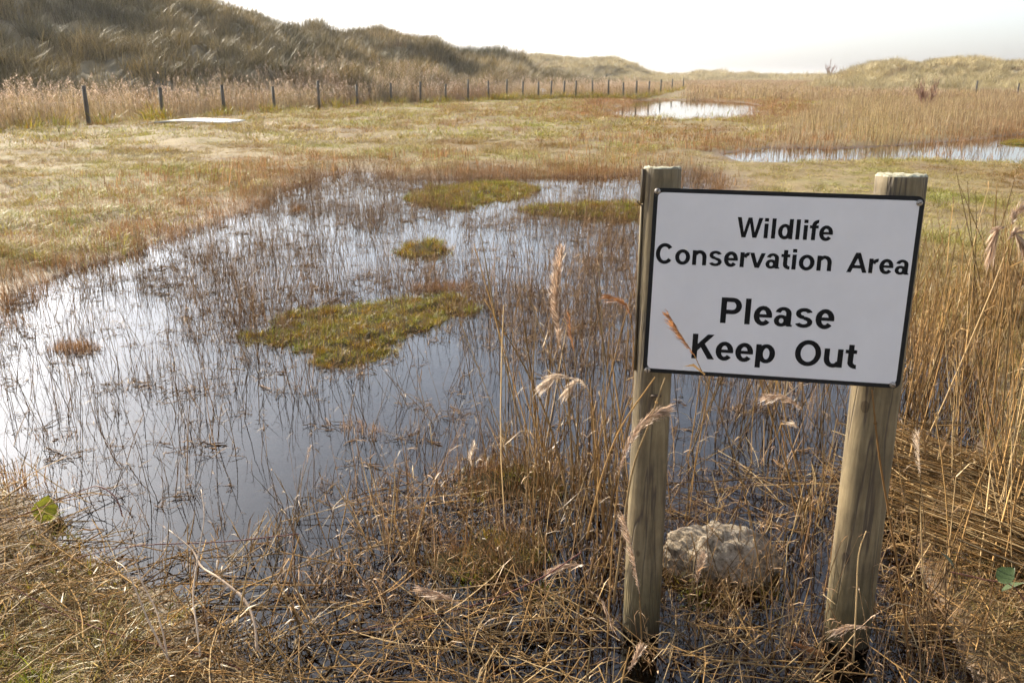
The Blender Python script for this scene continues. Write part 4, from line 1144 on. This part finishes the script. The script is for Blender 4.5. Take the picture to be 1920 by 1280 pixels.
reed('tall reed with a big plume cut by the picture\'s right edge', [(1845, 900), (1868, 697), (1884, 540), (1897, 420)], 2.6, [(1897, 422), (1905, 398), (1935, 372)], 'plume', 0.0026, 0.05, 220, 0.2, (0.2, 0, -0.8))
reed('reed with a slim hanging plume over the right meadow', [(1842, 900), (1855, 700), (1880, 520), (1886, 425)], 2.7, [(1886, 425), (1872, 430), (1858, 476)], 'plume', 0.0022, 0.04, 160, 0.2, (0, 0, -0.8))
reed('reed with a lower drooping plume at the right edge', [(1905, 900), (1900, 700), (1892, 500), (1890, 450)], 2.6, [(1890, 450), (1902, 436), (1920, 458)], 'plume', 0.0022, 0.045, 160, 0.2, (0, 0, -0.8))
reed('long bent cane standing against the thick post', [(1697, 1285), (1702, 1220), (1685, 1070), (1650, 865), (1635, 730)], 1.83, None, r=0.0034, name='reed_stalk')
reed('thin stick with a forked tip before the thick post', [(1600, 1240), (1606, 1120), (1610, 1040), (1624, 995)], 1.84, None, r=0.0022, name='reed_stalk')
reed('reed nodding over in a hook left of the slim post', [(1083, 1290), (1084, 1165), (1090, 1112), (1105, 1104)], 1.85, [(1105, 1104), (1128, 1125), (1150, 1180)], 'plume', 0.0022, 0.018, 60, 0, (0, 0, -0.5))
reed('fallen reed plume lying in the foreground shallows', [(960, 1165), (920, 1150), (873, 1133)], 2.05, [(873, 1133), (835, 1118), (790, 1103)], 'plume', 0.0020, 0.034, 200, 0.2, (0, 0, -0.3))
reed('fallen reed plume lying level left of the slim post', [(1170, 1070), (1135, 1063), (1098, 1058)], 2.15, [(1100, 1058), (1068, 1058), (1035, 1066)], 'plume', 0.0020, 0.03, 160, 0.1, (0, 0, -0.5))
reed('reed with a limp plume low on the slim post', [(1205, 1240), (1202, 1170), (1199, 1112)], 1.86, [(1199, 1112), (1190, 1060), (1180, 1010), (1168, 968)], 'plume', 0.0022, 0.026, 220, 0.3)
reed('short plumed reed in front of the pale boulder', [(1311, 1200), (1309, 1140), (1307, 1095)], 1.98, [(1307, 1098), (1311, 1070), (1320, 1042)], 'plume', 0.0020, 0.03, 160, 0.2)
reed('reed plume lying on the water between the posts', [(1420, 1180), (1445, 1192), (1471, 1202)], 1.90, [(1471, 1202), (1505, 1208), (1538, 1222)], 'plume_rust', 0.0018, 0.03, 140, 0, (0, 0, -0.5))
reed('reed plume lying across the foot of the thick post', [(1700, 1195), (1668, 1182), (1636, 1176)], 1.86, [(1636, 1176), (1605, 1172), (1572, 1180)], 'plume', 0.0018, 0.028, 140, 0, (0, 0, -0.5))
reed('long cane lying level along the bottom right edge', [(1307, 1272), (1336, 1239), (1440, 1247), (1570, 1258), (1705, 1272)], 1.82, None, r=0.0034, name='reed_stalk')
reed('feathery reed head at the bottom edge below the slim post', [(1150, 1300), (1165, 1275), (1178, 1258)], 1.80, [(1178, 1258), (1190, 1238), (1203, 1216)], 'plume', 0.0020, 0.03, 150, 0.2)
reed('small reed with a pale seed tuft over the near tussock', [(882, 965), (884, 915), (885, 872)], 2.65, [(885, 874), (883, 855), (890, 832)], 'plume_pale', 0.0014, 0.026, 80, 0.4)
reed('straight stem with a seed head at the near shore left', [(540, 990), (560, 920), (575, 870)], 2.6, [(575, 872), (579, 850), (582, 836)], 'plume', 0.0014, 0.016, 60, 0.1)

def twig(label, px, y0, y1, r, mat='bleached', name='dead_twig', cat='twig'):
    k = len(px); pts = [ay(a, b, y0 + (y1 - y0) * i / (k - 1)) for i, (a, b) in enumerate(px)]; base = pts[0].copy(); sm = [p - base for p in smooth(pts, 5)]
    m = MB(); m.tube(sm, [r * (0.28 + 0.75 * (i / len(sm)) ** 0.6) * U(0.8, 1.2) for i in range(len(sm))], 6, 0, True); o = m.obj(name, M[mat]); o.location = base; tag(o, label, cat)
twig('bleached crooked twig standing leftmost over the near bank', [(230, 963), (253, 1047), (268, 1095), (290, 1137), (304, 1180), (316, 1240)], 2.05, 1.80, 0.0028)
twig('pale straight twig beside the leftmost bleached twig', [(215, 1050), (240, 1073), (277, 1160), (310, 1225), (335, 1282)], 2.0, 1.75, 0.0030)
twig('thickest bleached twig curving down to the right', [(317, 993), (360, 1030), (378, 1062), (410, 1083), (457, 1123), (477, 1167), (482, 1222)], 2.2, 1.85, 0.0040)
twig('thin upright bleached twig crossing the thick one', [(377, 917), (383, 970), (370, 1050), (362, 1120), (370, 1180), (380, 1275)], 2.15, 1.78, 0.0026)
twig('dark bramble arch rising over the yellow leaf', [(-20, 985), (100, 943), (160, 917), (187, 912), (217, 933), (230, 968)], 2.45, 2.3, 0.0022, 'bramble', 'bramble', 'bramble')
twig('long reddish bramble running level through the straw', [(-30, 1085), (133, 1047), (253, 1023), (420, 1015), (560, 1000)], 2.2, 2.3, 0.0020, 'bramble', 'bramble', 'bramble')
twig('purple bramble slanting down across the near bank', [(-20, 1075), (110, 1147), (233, 1193), (400, 1233), (520, 1290)], 2.0, 1.78, 0.0024, 'bramble', 'bramble', 'bramble')
twig('dark bramble stem rising right through the foreground straw', [(620, 1190), (760, 1165), (900, 1130), (1010, 1085), (1090, 1035)], 1.95, 2.15, 0.0024, 'bramble', 'bramble', 'bramble')

def leaf_mesh(L, W, mat, name, parent, loc, rot):
    n = 9; V = []; Fc = []
    for i in range(n):
        t = i / (n - 1); w = W * math.sin(math.pi * t ** 0.8) * (1 + 0.12 * (i % 2)); V += [(-w, L * t, 0.12 * w + 0.05 * L * math.sin(3 * t)), (0, L * t, 0.05 * L * math.sin(3 * t) - 0.02 * L), (w, L * t, 0.12 * w + 0.05 * L * math.sin(3 * t))]
    for i in range(n - 1):
        for k in range(2): a = i * 3 + k; Fc.append((a, a + 1, a + 4, a + 3))
    o = mesh_obj(name, V, Fc, mat, parent); o.location = loc; o.rotation_euler = rot; return o
c = ay(1893, 1090, 1.85); br = empty('bramble_plant', c); tag(br, 'dark green bramble leaves by the right edge of the reeds', 'bramble')
leaf_mesh(0.055, 0.022, M['leaf'], 'leaf', br, (-0.03, 0, 0.0), (0.9, 0.3, -1.2))
leaf_mesh(0.06, 0.022, M['leaf'], 'leaf', br, (-0.01, 0.01, -0.035), (0.6, -0.3, -2.0))
leaf_mesh(0.05, 0.02, M['leaf'], 'leaf', br, (-0.13, 0.03, 0.02), (0.7, 0.3, 1.0))
m = MB(); m.tube(smooth([np.array([0.1, 0, -0.15]), np.array([0.02, 0, -0.02]), np.array([-0.06, 0.01, 0.0]), np.array([-0.14, 0.03, 0.01])]), 0.0018, 5); m.obj('stem', M['bramble'], br)
c = gp(90, 985); yl = empty('yellow_leaf', c); tag(yl, 'curled yellow green leaf at the left water edge', 'leaf')
leaf_mesh(0.10, 0.04, M['yellow_leaf'], 'leaf_blade', yl, (-0.02, 0, 0.01), (0.9, 0.4, 0.5)); leaf_mesh(0.07, 0.03, M['yellow_leaf'], 'leaf_blade', yl, (0.0, 0.0, 0.0), (0.5, -0.4, -0.9))

# ------------------------------------------------------------------ hazy air over the whole place
hz = bpy.data.materials.new('thin_haze'); hz.use_nodes = True; nt = hz.node_tree; nt.nodes.clear()
ho = nt.nodes.new('ShaderNodeOutputMaterial'); hv = nt.nodes.new('ShaderNodeVolumePrincipled')
hv.inputs['Color'].default_value = (0.93, 0.94, 1.0, 1); hv.inputs['Density'].default_value = 0.0003; hv.inputs['Anisotropy'].default_value = 0.4
nt.links.new(hv.outputs[0], ho.inputs['Volume'])
b = 3600
HV = [(x, y, z) for z in (-1.5, 14) for x, y in ((-b, -b), (b, -b), (b, b), (-b, b))]
ha = mesh_obj('haze', HV, [(3, 2, 1, 0), (4, 5, 6, 7), (0, 1, 5, 4), (1, 2, 6, 5), (2, 3, 7, 6), (3, 0, 4, 7)], hz, None, False)
tag(ha, kind='stuff')
